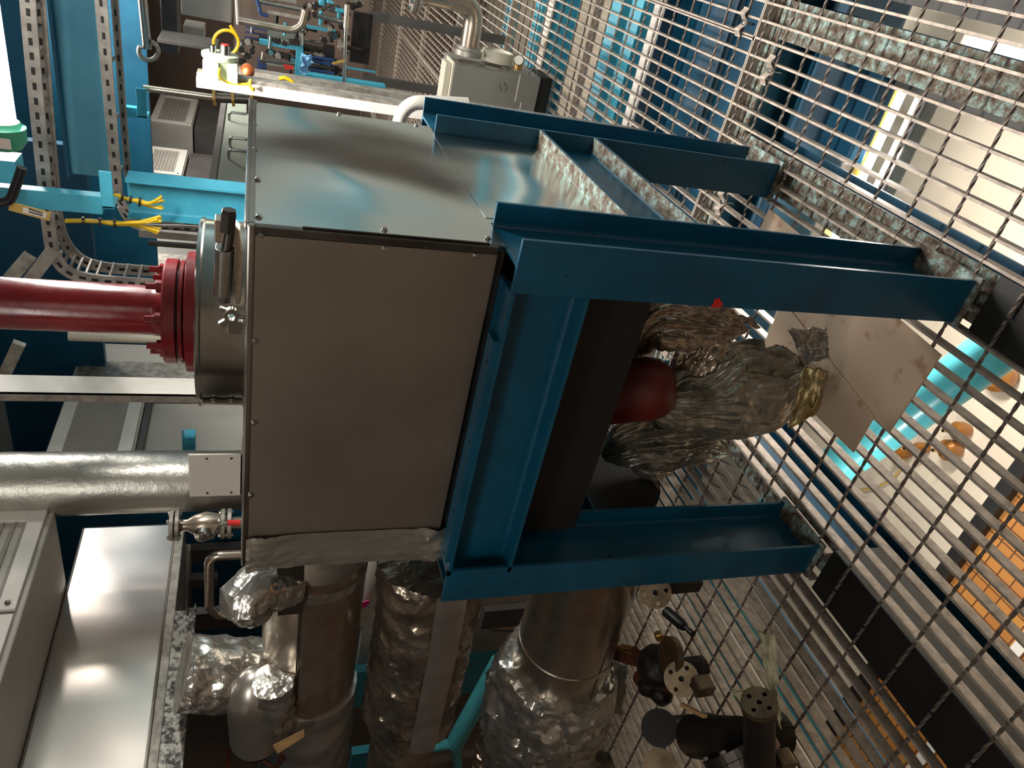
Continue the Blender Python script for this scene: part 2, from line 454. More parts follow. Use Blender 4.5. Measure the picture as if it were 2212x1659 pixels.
# ------------------------------------------------------------------ beams that carry the floor
def floor_beam(c, axis, L, label, top='dirty', web='blue_deep', b=.13, h=.2):
    c = V(c); t = thing('floor_beam', c, label, 'beam', 'steel beams under the floor grating')
    ax = V(axis); f = V((1,0,0)) if abs(ax.y) > .5 else V((0,1,0)); z0 = c.z
    B().box(c-f*b/2+V((0,0,-.012)), c+f*b/2+ax*L, 0).done('top_flange', top, t)
    B().box(c-f*.004+V((0,0,-h+.012)), c+f*.004+ax*L+V((0,0,-.012))).done('web', web, t)
    B().box(c-f*b/2+V((0,0,-h)), c+f*b/2+ax*L+V((0,0,-h+.012))).done('bottom_flange', web, t)
    return t
floor_beam((.425,-3,-.053), (0,1,0), 4.28, 'dirt-caked turquoise floor beam right of the blue frame legs')
floor_beam((-.05,-.06,-.053), (0,1,0), 1.34, 'dirt-caked floor beam under the two right legs of the blue frame', b=.14)
floor_beam((-1.01,-.02,-.053), (0,1,0), 1.28, 'dirty floor beam under the two left legs of the blue frame', b=.13)
floor_beam((-3.1,1.35,-.053), (1,0,0), 4.5, 'dirty turquoise cross beam under the first grating joint', b=.15)
floor_beam((-3.1,2.36,-.09), (1,0,0), 4.5, 'cream flanged cross beam under the second grating row', top='white', web='blue_deep', b=.10)
floor_beam((-3.1,3.95,-.1), (1,0,0), 4.5, 'cross beam with pale flange in the third grating row', top='peel', web='blue_lit', b=.12)
for k, yy in enumerate((3.05, 3.35, 4.45, 4.8, 5.6)):
    tag(B().box((-3.1,yy,-.42), (1.6,yy+.16,-.34)).done('pipe_tray', 'blue_lit'), ['light blue channel just below the second grating joint', 'light blue channel behind the first light blue channel under the floor',
        'light blue channel below the fourth grating row', 'light blue channel behind that of the fourth grating row', 'farthest light blue channel below the grating'][k], 'channel', 'light blue channels under the floor')
# big blue duct / tank tops below the walkway
tag(B().box((-3.1,1.46,-.75), (1.6,2.22,-.45), .02).done('blue_duct', 'blue_deep'), 'wide deep blue duct below the grating behind the case', 'duct')
_a, _b = PZ(1690,90,-.42), PZ(1850,300,-.42)
tag(B().box((_b.x-.1,_b.y,-.50), (_a.x+.1,_a.y+.12,-.42), .01).done('blue_tank', 'blue_deep'), 'deep blue box duct seen through the grating right of the frame', 'duct')
tag(B().box((-3.1,2.5,-.9), (1.6,2.9,-.6), .02).done('blue_duct', 'blue_deep'), 'narrower deep blue duct below the second grating row', 'duct')

# ================================================================== STEEL FRAME
BW, BH, ZT = .12, .212, 1.2531
LX, DY = .9516, .9124
fr = thing('support_stand', (-.54, .56, 0), 'blue painted steel stand of I-beams on four legs carrying the case', 'stand')
def post(x, y):
    p = B().ibeam((x-BW/2, y+BH/2, .012), (0,0,1), ZT-.012, BW, BH, .0095, .0065, 'x' and V((1,0,0))).done('post', 'blue', fr, smooth=False)
    B().box((x-BW-.012, y-.012, .001), (x+.012, y+BH+.012, .012)).done('base_plate', 'dirty', p)
    return p
def _mark():
    p = PY(1550, 653, 0)
    b = B(); b.prism([p+V((x, -.0012, z)) for x, z in ((-.012,-.012),(-.002,-.016),(.004,-.006),(.012,.0),(.006,.012),(-.004,.010),(-.013,.014))], (0,.001,0)); return b
# placed so children of the parts stay on their post
for x, y in ((0,0), (0,DY), (-LX,0), (-LX,DY)): post(x, y)
_mark().done('red_paint_mark', 'red_tag', fr)
ZF = PY(1275, 645, 0).z
B().ibeam((-BW-.001, .06, (ZT+ZF)/2), (-1,0,0), LX-BW-.002+.02, .12, ZT-ZF, .0095, .0065, V((0,1,0))).done('front_beam', 'blue', fr)
B().ibeam((-BW, DY+BH/2, .9), (-1,0,0), LX-BW, .12, .2, .0095, .0065, V((0,1,0))).done('back_beam', 'blue', fr)
for xx, nm in ((-.055, 'side_beam'), (-LX-.06, 'side_beam')):
    o = B().ibeam((xx, BH+.0005, (.9251+.7283)/2), (0,1,0), DY-BH-.001, .11, .9251-.7283, .0095, .0065, V((1,0,0))).done(nm, 'blue', fr)
    if xx > -.5:
        B().box((xx-.055, BH+.002, .9252), (xx+.055, DY-.002, .9262)).done('grime', 'dirty', o)
        B().box((xx+.004, BH+.002, .7380), (xx+.0545, DY-.002, .7392)).done('grime', 'dirty', o)
pk = B().box((-LX+.03, .004, ZT), (-.24, .05, ZT+.014)).done('packing_strip', 'blue', fr)
for k in (0, 3, 6, 8): B().cyl((-.3-.075*k, .018, ZT+.0141), (-.3-.075*k, .018, ZT+.0148), .005, 10).done('bolt_hole', 'black', pk)

# ================================================================== STAINLESS CASE
X0, X1, Y0, Y1, Z0, Z1, ZP = -.963, -.053, .0755, .979, .9262, 1.773, 1.2737
case = thing('insulated_case', ((X0+X1)/2, (Y0+Y1)/2, Z0), 'large square stainless steel case sitting on the blue steel frame', 'case')
b = B(); b.box((X0+.012, Y0+.012, 1.2545), (X1-.012, Y1-.012, Z1-.004)); b.done('inner_shell', 'steel_dark', case)
b = B(); b.box((X0+.012, BH+.012, Z0), (X1-.03, DY-.004, 1.2544)); b.done('underside_tank', 'black', case)
zk = PY(1408, 655, .125).z
b = B(); b.box((X0+.02, .125, zk), (-BW-.012, BH+.010, 1.2544)); b.done('front_skirt', 'black', case)
fp = B().box((X0+.002, Y0-.002, ZP), (X1-.014, Y0+.012, Z1-.012), .0015).done('front_panel', 'front_panel', case)
# side panel: one wavy sheet, notched round the two right-hand posts
b = B(); b.box((X1-.012, Y0+.014, 1.256), (X1, Y1, Z1-.010)); b.box((X1-.012, BH+.004, Z0+.001), (X1, DY-.003, 1.256))
sp = b.done('side_panel', 'side_panel', case)
B().box((X1+.0002, BH+.03, Z0+.001), (X1+.0015, DY-.03, 1.262)).done('overlap_sheet', 'side_panel', case)
b = B()
b.box((X1-.016, Y0-.004, ZP), (X1+.002, Y0+.016, Z1-.006), .003)
b.box((X1+.002, Y0+.006, ZP+.02), (X1+.006, Y0+.010, Z1-.1))
b.done('corner_trim', 'steel_dark', case)
b = B()
b.box((X1-.014, Y0, Z1-.014), (X1+.006, Y1+.004, Z1), .004); b.box((X0, Y0-.006, Z1-.014), (X1+.006, Y0+.012, Z1), .004)
b.box((X1-.006, Y0, Z1-.003), (X1+.009, Y1+.004, Z1+.006), .003)
b.done('top_edge', 'steel', case)
B().box((X0+.004, Y0+.004, Z1-.003), (X1-.004, Y1-.002, Z1+.001)).done('top_sheet', 'steel', case)
def screw(p, d, par, r=.0055):
    p, d = V(p), V(d)
    b = B(); b.lathe(p, d, [(0, r*1.5), (.0012, r*1.5), (.0013, r), (.005, r*.95), (.0065, r*.6)], 16)
    o = b.done('screw', 'steel', par, smooth=True)
for q in ((563,506), (831,537), (1027,551), (551,737), (548,913), (541,1069)):
    p = PY(q[0], q[1], Y0-.002); screw(p, (0,-1,0), fp)
for q in ((559,470), (830,497), (1053,516), (556,389), (550,324), (549,270), (550,222), (732,247), (899,272)):
    p = PX(q[0], q[1], X1); p.y = min(p.y, Y1-.01); screw(p, (1,0,0), sp)
# aluminium tape round the left edge
b = B(); cr = crumple(.012, 14)
yy = Y0-.004
prof = [(-.855, yy), (-.90, yy-.001), (-.945, yy-.002), (X0-.006, yy-.001), (X0-.012, yy+.02), (X0-.012, yy+.12), (X0-.012, yy+.3)]
rows = []; NZ = 60
for i in range(NZ+1):
    z = Z1-.01-(Z1-ZP+.012)*i/NZ
    row = []
    for a, bb in zip(prof, prof[1:]):
        for j in range(8):
            t = j/8; x = a[0]+(bb[0]-a[0])*t; y = a[1]+(bb[1]-a[1])*t
            e = max(0, (abs(i/NZ-.5)-.26)*6)+.08+.5*max(0, (-.93-x)*14)
            k = cr((x, y, z))*min(e, 1.3)
            row.append(b.bm.verts.new((x-abs(k)*.5, y-max(k+.002, 0), z)))
    rows.append(row)
for r1, r2 in zip(rows, rows[1:]):
    for i in range(len(r1)-1): b.bm.faces.new((r1[i], r1[i+1], r2[i+1], r2[i]))
o = b.done('foil_tape', 'tape', case, smooth=True, sharp=25)

# ================================================================== RED PIPE AND ROUND COLLAR ON TOP
CXr, CYr = -.452, .452
col = thing('flange_collar', (CXr, CYr, Z1+.001), 'low round stainless collar on top of the case around the red pipe', 'collar')
B().lathe((CXr, CYr, Z1+.0015), (0,0,1), [(0,.236),(.004,.236),(.004,.232),(.094,.232),(.098,.236),(.104,.236),(.108,.228),(.108,.10)], 96).done('collar_ring', 'steel', col, smooth=True)
q = PY(500, 850, CYr-.22)
sm = B(); th0 = math.radians(-52)
for k in (0,):
    a = th0; r = .2335
    c = V((CXr+math.cos(a)*0, CYr, 0))
tt = math.radians(236)
pa = [V((CXr+.2345*math.cos(tt), CYr+.2345*math.sin(tt), Z1+.005)), V((CXr+.2345*math.cos(tt), CYr+.2345*math.sin(tt), Z1+.095))]
B().tube(pa, .0035, 8).done('seam', 'steel_dark', col)
for zz in (.03, .07):
    p = V((CXr+.2345*math.cos(tt+.02), CYr+.2345*math.sin(tt+.02), Z1+zz)); screw(p, (math.cos(tt), math.sin(tt), 0), col)
red = thing('riser_pipe', (CXr, CYr, Z1+.11), 'dark red painted vertical pipe with bolted flange rising from the collar', 'pipe')
B().lathe((CXr, CYr, Z1+.1095), (0,0,1), [(0,.150),(.026,.150),(.028,.146),(.030,.12)], 64).done('lower_flange', 'red', red, smooth=True)
B().lathe((CXr, CYr, Z1+.1395), (0,0,1), [(0,.12),(.004,.128),(.012,.128),(.014,.116),(.017,.116),(.019,.130),(.044,.130),(.048,.126),(.049,.08)], 64).done('upper_flange', 'red', red, smooth=True)
B().lathe((CXr, CYr, Z1+.188), (0,0,1), [(0,.07),(.012,.063),(.03,.0605),(1.42,.0605)], 48).done('pipe_wall', 'red', red, smooth=True)
for k in range(8):
    a = 2*PI*(k+.4)/8; p = V((CXr+.102*math.cos(a), CYr+.102*math.sin(a), Z1+.188))
    o = B().hexn(p, (0,0,1), .015, .014).done('nut', 'red', red)
    B().cyl(p+V((0,0,.013)), p+V((0,0,.035)), .008, 12).done('stud', 'red', o)

# clamp standing in front of the collar
cl = thing('pipe_clamp', PY(520, 560, .16), 'bolted screw clamp of brown steel gripping the round collar', 'clamp')
def cp(x, y, Yv=.16): return PY(x, y, Yv)
b = B()
pts = [cp(440,474),cp(462,474),cp(480,480),cp(505,480),cp(527,512),cp(533,545),cp(533,570),cp(520,662),cp(506,662),cp(512,600),cp(512,560),cp(500,532),cp(488,526),cp(462,526)]
pts = [cp(463,476),cp(500,478),cp(519,500),cp(524,540),cp(524,600),cp(520,658),cp(506,658),cp(505,600),cp(502,545),cp(490,527),cp(463,525)]
b.prism(pts, (0,.035,0)); b.done('jaw_plate', 'steel_brown', cl, bevel=.002)
a0, a1 = cp(497,455,.145), cp(480,556,.145)
o = B().cyl(cp(497,488,.15), cp(487,556,.15), mpx(11, cp(490,520)), 20).done('bolt', 'steel_dark', cl, smooth=True)
B().hexn(cp(491,500,.15), (cp(495,455,.15)-cp(491,500,.15)), mpx(17, cp(490,520)), .046).done('bolt_head', 'steel_dark', o)
# U channel
p0, p1 = cp(486,545,.135), cp(482,645,.135)
ax = (p1-p0); u = V((0,0,1)); 
b = B(); L = ax; w2 = .019; th = .0035; ring_ = []
for r_, rng in ((w2, range(13)), (w2-th, range(12, -1, -1))):
    arc = [V((0, w2-r_*math.sin(PI*i/12), r_*math.cos(PI*i/12))) for i in rng]
    tail_o = V((0, .045, r_)); tail_i = V((0, .045, -r_))
    ring_ += ([tail_o]+arc+[tail_i]) if rng[0] == 0 else ([tail_i]+arc+[tail_o])
b.prism([p0+q for q in ring_], L)
b.done('channel', 'steel', cl, bevel=.0015)
B().hexn(p1+V((-.002,.02,-.002)), (-1,-.2,0), .013, .016).done('nut', 'steel_dark', cl)
# wing nut with an eye
p = cp(500, 682, .15)
w = thing('eye_nut', p, 'small bright eye nut with a round hole beside the clamp', 'nut')
b = B(); n = 20; rr = mpx(17, p)
outer = [V((p.x+rr*1.15*math.cos(2*PI*i/n), p.y, p.z+rr*.9*math.sin(2*PI*i/n))) for i in range(n)]
inner = [V((p.x+rr*.5*math.cos(2*PI*i/n), p.y, p.z+rr*.42*math.sin(2*PI*i/n))) for i in range(n)]
F = [[b.bm.verts.new(v+V((0,dy,0))) for v in P] for P in (outer, inner) for dy in (-.007,.007)]
b.skin(F[0], F[1]); b.skin(F[2], F[3]); b.skin(F[0], F[2]); b.skin(F[1], F[3])
b.prism([p+V((rr*.4,-.005,rr*.6)), p+V((rr*.9,-.005,rr*.4)), p+V((rr*1.25,-.005,rr*1.35)), p+V((rr*.8,-.005,rr*1.5))], (0,.010,0))
b.prism([p+V((-rr*1.0,-.005,rr*.1)), p+V((-rr*.5,-.005,rr*.8)), p+V((-rr*1.1,-.005,rr*1.6)), p+V((-rr*1.7,-.005,rr*1.0))], (0,.010,0))
b.done('eye', 'steel', w, smooth=True, bevel=.001)
B().box(p+V((-.042,-.004,-.022)), p+V((-.012,.03,.008)), .002).done('bracket', 'steel', w)
B().cyl(p+V((0,.0,-.03)), p+V((0,0,-rr*.9)), .006, 12).done('stud', 'steel', w)

# white peeling bracket on the case top
p = PY(520, 1025, .32)
wb = thing('white_bracket', V((p.x, .32, Z1+.002)), 'white bracket with peeling paint on the left rear of the case top', 'bracket')
xa, xb = PY(520, 1070, .30).x, PY(520, 982, .30).x; zt = PY(408, 1020, .30).z
B().box((xa, .30, Z1+.002), (xb, .306, zt)).done('upright_plate', 'peel', wb, bevel=.001)
B().box((xa, .30, Z1+.002), (xb, .40, Z1+.007)).done('foot_plate', 'peel', wb)
for zz in (.03, .09):
    for xx in (xa+.012, xb-.012): B().cyl((xx, .2995, Z1+zz), (xx, .298, Z1+zz), .003, 10).done('rivet', 'rust', wb)

# ================================================================== LAMPS
def tube_lamp(x0, x1, y, z, name, label, glow, power, r=.036, cap='green', house=True):
    t = thing(name, (x0, y, z), label, 'lamp')
    B().cyl((x0+.03, y, z), (x1, y, z), r, 24).done('glowing_tube', glow, t, smooth=True)
    c = B().lathe((x0-.035, y, z), (1,0,0), [(0,r*1.15),(.02,r*1.55),(.06,r*1.6),(.066,r*1.35),(.075,r*1.2)], 32).done('end_cap', cap, t, smooth=True)
    B().box((x0-.02, y-r*1.62, z-.03), (x0+.01, y-r*1.6, z+.0)).done('sticker', 'white', c)
    if house:
        B().box((x0-.02, y+.01, z+r*.9), (x1, y+r*1.2, z+r*2.2)).done('housing', 'blue_lit', t)
    area(name+'_light', ((x0+x1)/2, y, z-r-.012), ((x0+x1)/2, y, z-2), abs(x1-x0)*.9, .05, power)
    return t
LY = 1.12
pa = PY(8, 292, LY); 
tube_lamp(pa.x, .62, LY, pa.z-.0, 'tube_lamp', 'lit fluorescent tube lamp with green end cap near the ceiling', 'tube_glow', 46)

# lower level lamp with its grey channel and olive reflector strip
ZL = -.56
a, c2 = PZ(1958, 175, ZL), PZ(1865, 385, ZL)
t = thing('tube_lamp', a, 'lit fluorescent lamp glowing below the floor grating', 'lamp')
yl = (a.y+c2.y)/2
B().cyl((-.42, yl, ZL), (a.x+.12, yl, ZL), .016, 16).done('glowing_tube', 'tube_glow_low', t, smooth=True)
B().box((-.5, yl+.022, ZL-.03), (a.x+.15, yl+.075, ZL)).done('reflector', 'ochre', t)
B().box((-.5, yl-.10, ZL-.10), (a.x+.10, yl-.035, ZL-.03), .01).done('channel', 'grey_dark', t)
area('lower_lamp_light', (0, yl-.04, ZL-.14), (-.1, .5, -2.0), .8, .08, 42)
area('lower_lamp_light_up', (0, yl-.0, ZL+.03), (-1.2, -.6, .0), .8, .08, 11)
area('lower_fill_light_left', (-1.6, .3, -.6), (-1.6, .2, -2.0), .8, .08, 14)  # fill light added over the lower floor, away from the tube
_c = PZ(1990, 175, ZL+.08)
tag(B().box((_c.x-.045, .2, ZL+.0), (_c.x+.045, 1.5, ZL+.08)).done('support_channel', 'grey_dark'), 'dark grey channel crossing the lower lamp under the grating', 'channel')
tag(B().box((_c.x+.10, .1, -.95), (_c.x+.17, 1.2, -.8)).done('support_channel', 'peel'), 'stained tan channel beside the lower lamp under the grating', 'channel')
tag(B().box((.56, -2.0, -.35), (1.55, 1.2, -.3)).done('dark_backing', 'grey_dark'), 'dark deck plate added below the grating beyond the dirty floor beam', 'backing')  # dark plate added to fill this region under the grating

# turquoise pipe below the grating, its branch and the lower floor details
p0, p1 = PZ(2165, 745, -.9), PZ(1760, 1040, -.9)
d = (p1-p0).normalized()
tp = tag(B().cyl(p0-d*.9, p1+d*1.1, .095, 40).done('water_pipe', 'turq', smooth=True), 'thick light turquoise pipe running under the floor grating', 'pipe')
for k, (x, y, r) in enumerate(((2165,812,.085), (2080,930,.05), (1955,975,.05), (1995,968,.035), (2058,972,.06))):
    p = PZ(x, y, -1.97)
    o = thing('floor_valve', p, ['large rusty brown cap on the lower floor beside the turquoise pipe', 'brown round cap on the lower floor with a brass stub', 'small copper brown cap on the lower floor, end of a thin cable',
        'tiny copper brown cap next to the small one on the lower floor', 'shiny orange brown cap between two others on the lower floor'][k], 'valve cap', 'brown caps on the lower floor')
    B().lathe(p-V((0,0,.03)), (0,0,1), [(0,r*.8),(.03,r),(.08,r),(.10,r*.7),(.102,.01)], 28).done('cap', 'brown_cap', o, smooth=True)
    B().cyl(p+V((0,0,.07)), p+V((0,0,.15)), .01, 12).done('stub', 'brass', o)
q = [PZ(1880, 930, -1.98), PZ(1950, 975, -1.98), PZ(1940, 1020, -1.98), PZ(1900, 1050, -1.98), PZ(1850, 1060, -1.98)]
tag(B().tube(q, .006, 8, smooth=8).done('cable', 'ochre'), 'thin yellowish cable curling over the lower floor', 'cable')
# tiled patch and dark edge on the lower floor
struct(B().box((-4.05, -3.5, -2.0), (-1.1, .66, -1.985)).done('floor_tiles', 'tiles'))
tag(B().box((-4.05, .66, -2.0), (-1.0, .74, -1.93)).done('steel_edge', 'black'), 'dark steel edge between the cream floor and the orange tiles', 'edge')
tag(B().box((-4.0, .17, -1.984), (-1.15, .23, -1.975)).done('floor_stripe', 'white'), 'white strip lying across the orange tiles', 'strip')
# beam flanges and rails below the grating, all running towards the viewer
for k, (xa, xb, z, m, y1) in enumerate(((-1.075,-.95,-.315,'blue_deep',1.2), (-1.135,-1.085,-.315,'blue_lit',1.2), (-1.19,-1.165,-.315,'blue_lit',1.2), (-1.035,-.985,-.295,'black',.6), (-2.07,-1.99,-.5,'turq',1.2), (-1.86,-1.80,-.5,'blue_deep',1.2), (-2.40,-2.34,-.5,'turq',1.2), (-2.62,-2.58,-.45,'blue_lit',1.2))):  # the black strip stands for the shadow of the beam web
    tag(B().box((xa, -3, z-.012), (xb, y1, z)).done('under_floor_rail', m), ['deep blue bottom flange under the grating right of the black beam at the left leg', 'light blue rail under the grating next to the deep blue flange',
        'thinnest light blue rail under the grating hugging the black beam', 'black strip painting the web shadow on the deep blue flange under the grating', 'turquoise rail under the grating left of the black beam', 'slim deep blue rail under the grating left part',
        'second turquoise rail under the grating towards the wall', 'slim light blue rail nearest to the dark wall under the grating'][k], 'rail')

pr = thing('pipe_rack', (-2.6, 0, -.6), 'rack of parallel pale and turquoise rails under the grating at the lower left', 'rails')
for k in range(11):
    xr_ = -3.35+k*.115
    B().box((xr_-.022, -1.8, -.62), (xr_+.022, 1.25, -.6)).done('rail', ('turq','white','blue_lit','peel')[k%4], pr)
B().box((-3.4, -1.2, -.66), (-2.1, -1.1, -.62)).done('bearer', 'grey_dark', pr); B().box((-3.4, .9, -.66), (-2.1, 1.0, -.62)).done('bearer', 'grey_dark', pr)

# grating clips: saddle clip with screw
def clip(p, yaw, label):
    t = thing('grating_clip', p, label, 'clip', 'saddle clips on the floor grating')
    b = B(); n = 24; w = .018; q = []
    for i in range(n+1):
        s = -1+2*i/n; x = s*.052
        z = .004+.012*math.exp(-((abs(s)-.55)/.22)**2)-.010*math.exp(-(s/.3)**2)
        q.append((x, z))
    cy, sy = math.cos(yaw), math.sin(yaw)
    rows = []
    for x, z in q:
        rows.append([b.bm.verts.new(p+V((x*cy-a*sy, x*sy+a*cy, z+dz))) for a, dz in ((-w,0),(w,0),(w,.003),(-w,.003))])
    for r1, r2 in zip(rows, rows[1:]): b.skin(r1, r2)
    b.bm.faces.new(rows[0]); b.bm.faces.new(rows[-1][::-1])
    b.done('saddle', 'galv_bar', t, smooth=True)
    B().lathe(p+V((0,0,-.05)), (0,0,1), [(0,.005),(.046,.005),(.047,.012),(.053,.012),(.055,.009)], 16).done('screw', 'steel', t)
    return t
clip(PZ(1606, 48, .0), 0.0, 'wavy saddle clip on the grating left of the panel joint')
clip(PZ(1662, 152, .0), 0.0, 'wavy saddle clip on the grating right of the panel joint')
clip(PZ(1560, 436, .0), 0.2, 'saddle clip on the grating between the two right legs')

# ================================================================== BOARDS, FOIL BUNDLE
def board(pts, z, th, label):
    b = B(); b.prism([V((x, y, z)) for x, y in pts], (0,0,th)); return tag(b.done('laminate_board', 'board', bevel=.002), label, 'board', 'beige boards lying under the frame')
board([(-.212,-.016),(-.492,.0),(-.372,.905),(-.15,.885)], .001, .006, 'wider beige board lying on the grating between the blue legs')
board([(-.480,.065),(-.617,.066),(-.62,.62),(-.385,.62)], .0085, .005, 'narrow beige board overlapping the wider one under the frame')

def blob(P, radii, amp, f, seed, name, m, par, sub=6, squash=1.0, ridge=1.0):
    # a lump of crumpled foil: sphere pulled along P with folds
    b = B(); c = V(P); off = V((seed*3.1, seed*1.7, seed*.9))
    def d(q):
        p = q*f+off
        return amp*(.9-2.4*abs(noise.noise(p)))+amp*.5*(.6-2*abs(noise.noise(p*2.2)))+amp*.28*(.5-2*abs(noise.noise(p*4.6)))
    b.ball(c, *radii, disp=d, sub=sub)
    return b.done(name, m, par, smooth=True, sharp=40)
fb = thing('foil_wrapped_elbow', (-.38, .42, .3), 'large crumpled aluminium foil bundle around a dull red pipe end under the case', 'foil wrap')
YB = .42
def bz(x, y, Yv=YB): return PY(x, y, Yv)
# main sheet bag, upper collar, lower flap
def sheet_tube(path, radii, amp, name, m, par, n=220, seed=0, ry=.75, long=7, fine=.006):
    P = spline([V(p) for p in path], 22); K = len(P); b = B(); rows = []
    for i in range(K):
        t = i/(K-1)
        T = (P[min(i+1, K-1)]-P[max(i-1, 0)]).normalized()
        u = T.cross(V((0,1,0))).normalized(); w = T.cross(u).normalized()
        s = t*(len(radii)-1); j = min(int(s), len(radii)-2); f = s-j; f = f*f*(3-2*f); r = mpx(radii[j]+(radii[j+1]-radii[j])*f, P[i])
        row = []
        for q in range(n):
            a = 2*PI*q/n
            dv = u*math.cos(a)+w*math.sin(a)*ry
            base = P[i]+dv*r
            warp = noise.noise(base*5+V((seed,3,1)))*.9
            c1 = noise.noise(V((math.cos(a+warp*.5)*long*.5+seed, math.sin(a+warp*.5)*long*.5, t*1.6+warp)))
            c2 = noise.noise(V((math.cos(a)*long+seed*2, math.sin(a)*long, t*4+warp*2)))
            g_ = noise.noise(base*30+V((seed,0,0)))
            k = amp*(.35-1.5*abs(c1)) + amp*.55*(.3-1.2*abs(c2)) + fine*(.4-1.6*abs(g_))
            row.append(b.bm.verts.new(base+dv*k*min(1, r/.05)))
        rows.append(row)
    for A, Bq in zip(rows, rows[1:]): b.skin(A, Bq)
    b.bm.faces.new(rows[0][::-1]); b.bm.faces.new(rows[-1])
    return b.done(name, m, par, smooth=True, sharp=50)
sheet_tube([bz(1395,868,.36), bz(1470,865,.38), bz(1555,845), bz(1640,838), bz(1700,812), bz(1742,792)], [14,70,112,108,70,12], .034, 'main_sheet', 'foil_dark', fb, seed=2)
sheet_tube([bz(1372,770,.5), bz(1405,705), bz(1470,698), bz(1540,705), bz(1610,712)], [14,52,60,46,8], .03, 'upper_sheet', 'foil_brown', fb, seed=5, long=5)
sheet_tube([bz(1580,700,.45), bz(1540,735,.42), bz(1500,790,.42), bz(1450,860,.42)], [12,40,48,20], .03, 'inner_fold', 'foil_brown', fb, seed=15, long=5)
sheet_tube([bz(1305,988,.45), bz(1360,965), bz(1430,955), bz(1510,960), bz(1572,978)], [12,55,66,48,8], .03, 'lower_sheet', 'foil_dark', fb, seed=9, long=6)
sheet_tube([bz(1370,1010,.40), bz(1410,1015,.40), bz(1450,1020,.40)], [10,26,8], .012, 'torn_edge', 'foil', fb, seed=19, long=5)
B().lathe(bz(1300,850,.42), (bz(1445,835,.34)-bz(1300,850,.42)), [(0,.10),(.15,.10),(.19,.09),(.215,.066),(.23,.03)], 48).done('red_pipe_end', 'red_dull', fb, smooth=True)
def scrap(pts, Yv, name, m, label, amp=.012, seed=0, par=None):
    # small crumpled sheet spanning a quad given by four corners
    P = [V(p) for p in pts]; b = B(); n = 34; rows = []
    for i in range(n+1):
        row = []
        for j in range(n+1):
            s, t = i/n, j/n
            p = (P[0]*(1-s)*(1-t)+P[1]*s*(1-t)+P[2]*s*t+P[3]*(1-s)*t)
            q = p*22+V((seed,0,seed)); k = amp*((.5-2*abs(noise.noise(q)))+.6*(.5-2*abs(noise.noise(q*2.6))))
            e = noise.noise(V((s*4+seed, t*4, 2)))*.012
            row.append(b.bm.verts.new(p+V((e, k-amp*.5, k*.6+e))))
        rows.append(row)
    for A, Bq in zip(rows, rows[1:]):
        for j in range(n): b.bm.faces.new((A[j], A[j+1], Bq[j+1], Bq[j]))
    o = b.done(name, m, par, smooth=True, sharp=30)
    md = o.modifiers.new('sheet', 'SOLIDIFY'); md.thickness = .001
    if par is None: tag(o, label, 'foil scrap')
    return o
scrap([PY(1700,712,.25), PY(1785,705,.2), PY(1792,772,.2), PY(1735,790,.25)], 0, 'foil_scrap', 'foil', 'bright torn foil scrap standing on the beige board', .006, 3)
scrap([PY(1735,790,.22), PY(1790,800,.16), PY(1765,890,.12), PY(1702,925,.12)], 0, 'foil_scrap', 'foil_stained', 'yellowed crumpled scrap hanging below the bright foil scrap', .006, 6)
scrap([PY(1570,668,.42), PY(1630,690,.40), PY(1640,706,.40), PY(1560,690,.42)], 0, 'foil_scrap', 'foil_brown', 'thin foil shred sticking out above the foil bundle', .005, 8)

# ================================================================== PIPES LEAVING THE CASE TO THE LEFT
def foilpipe(pts, r, name, m, label, amp=.012, f=9, n=72, cat='pipe', par=None, seed=0, step=.018):
    cr = crumple(amp, f)
    o = B().tube(densify(pts, step), r, n, disp=lambda p, d: cr(p+V((seed,0,0)))).done(name, m, par, smooth=True, sharp=40)
    if label: tag(o, label, cat)
    return o
# A: stainless pipe, upper
YA = .52
pa = thing('lagged_pipe', PY(1300 and 690, 1215, YA), 'upper stainless clad pipe leaving the left side of the case', 'pipe')
a0, a1, a2 = PY(684, 1180, YA), PY(666, 1475, YA), PY(655, 1659, YA)
dA = (a1-a0); a9 = a0+dA*2.2
rA = .174
B().lathe(a0, dA, [(0,rA),(dA.length,rA)], 64).done('cladding', 'steel_brown', pa, smooth=True)
B().tube([a0+dA*.1+V((0,-rA-.002,rA*.35)), a0+dA*.97+V((0,-rA-.002,rA*.35))], .003, 8).done('seam', 'steel_dark', pa)
foilpipe([a1-dA*.03, a9], rA+.002, 'foil_cover', 'foil_smooth', None, .018, 7, par=pa)
b = B(); q0 = PY(640, 1215, YA-rA-.03)
b.prism([PY(598,1216,YA-rA-.02), PY(658,1216,YA-rA-.02), PY(655,1325,YA-rA-.02), PY(600,1330,YA-rA-.02)], (0,.006,0))
b.done('patch_plate', 'steel_dark', pa)
B().lathe(a0+V((-.045,0,0)), dA, [(0,rA+.004),(.04,rA+.004)], 64).done('foil_band', 'foil', pa, smooth=True)
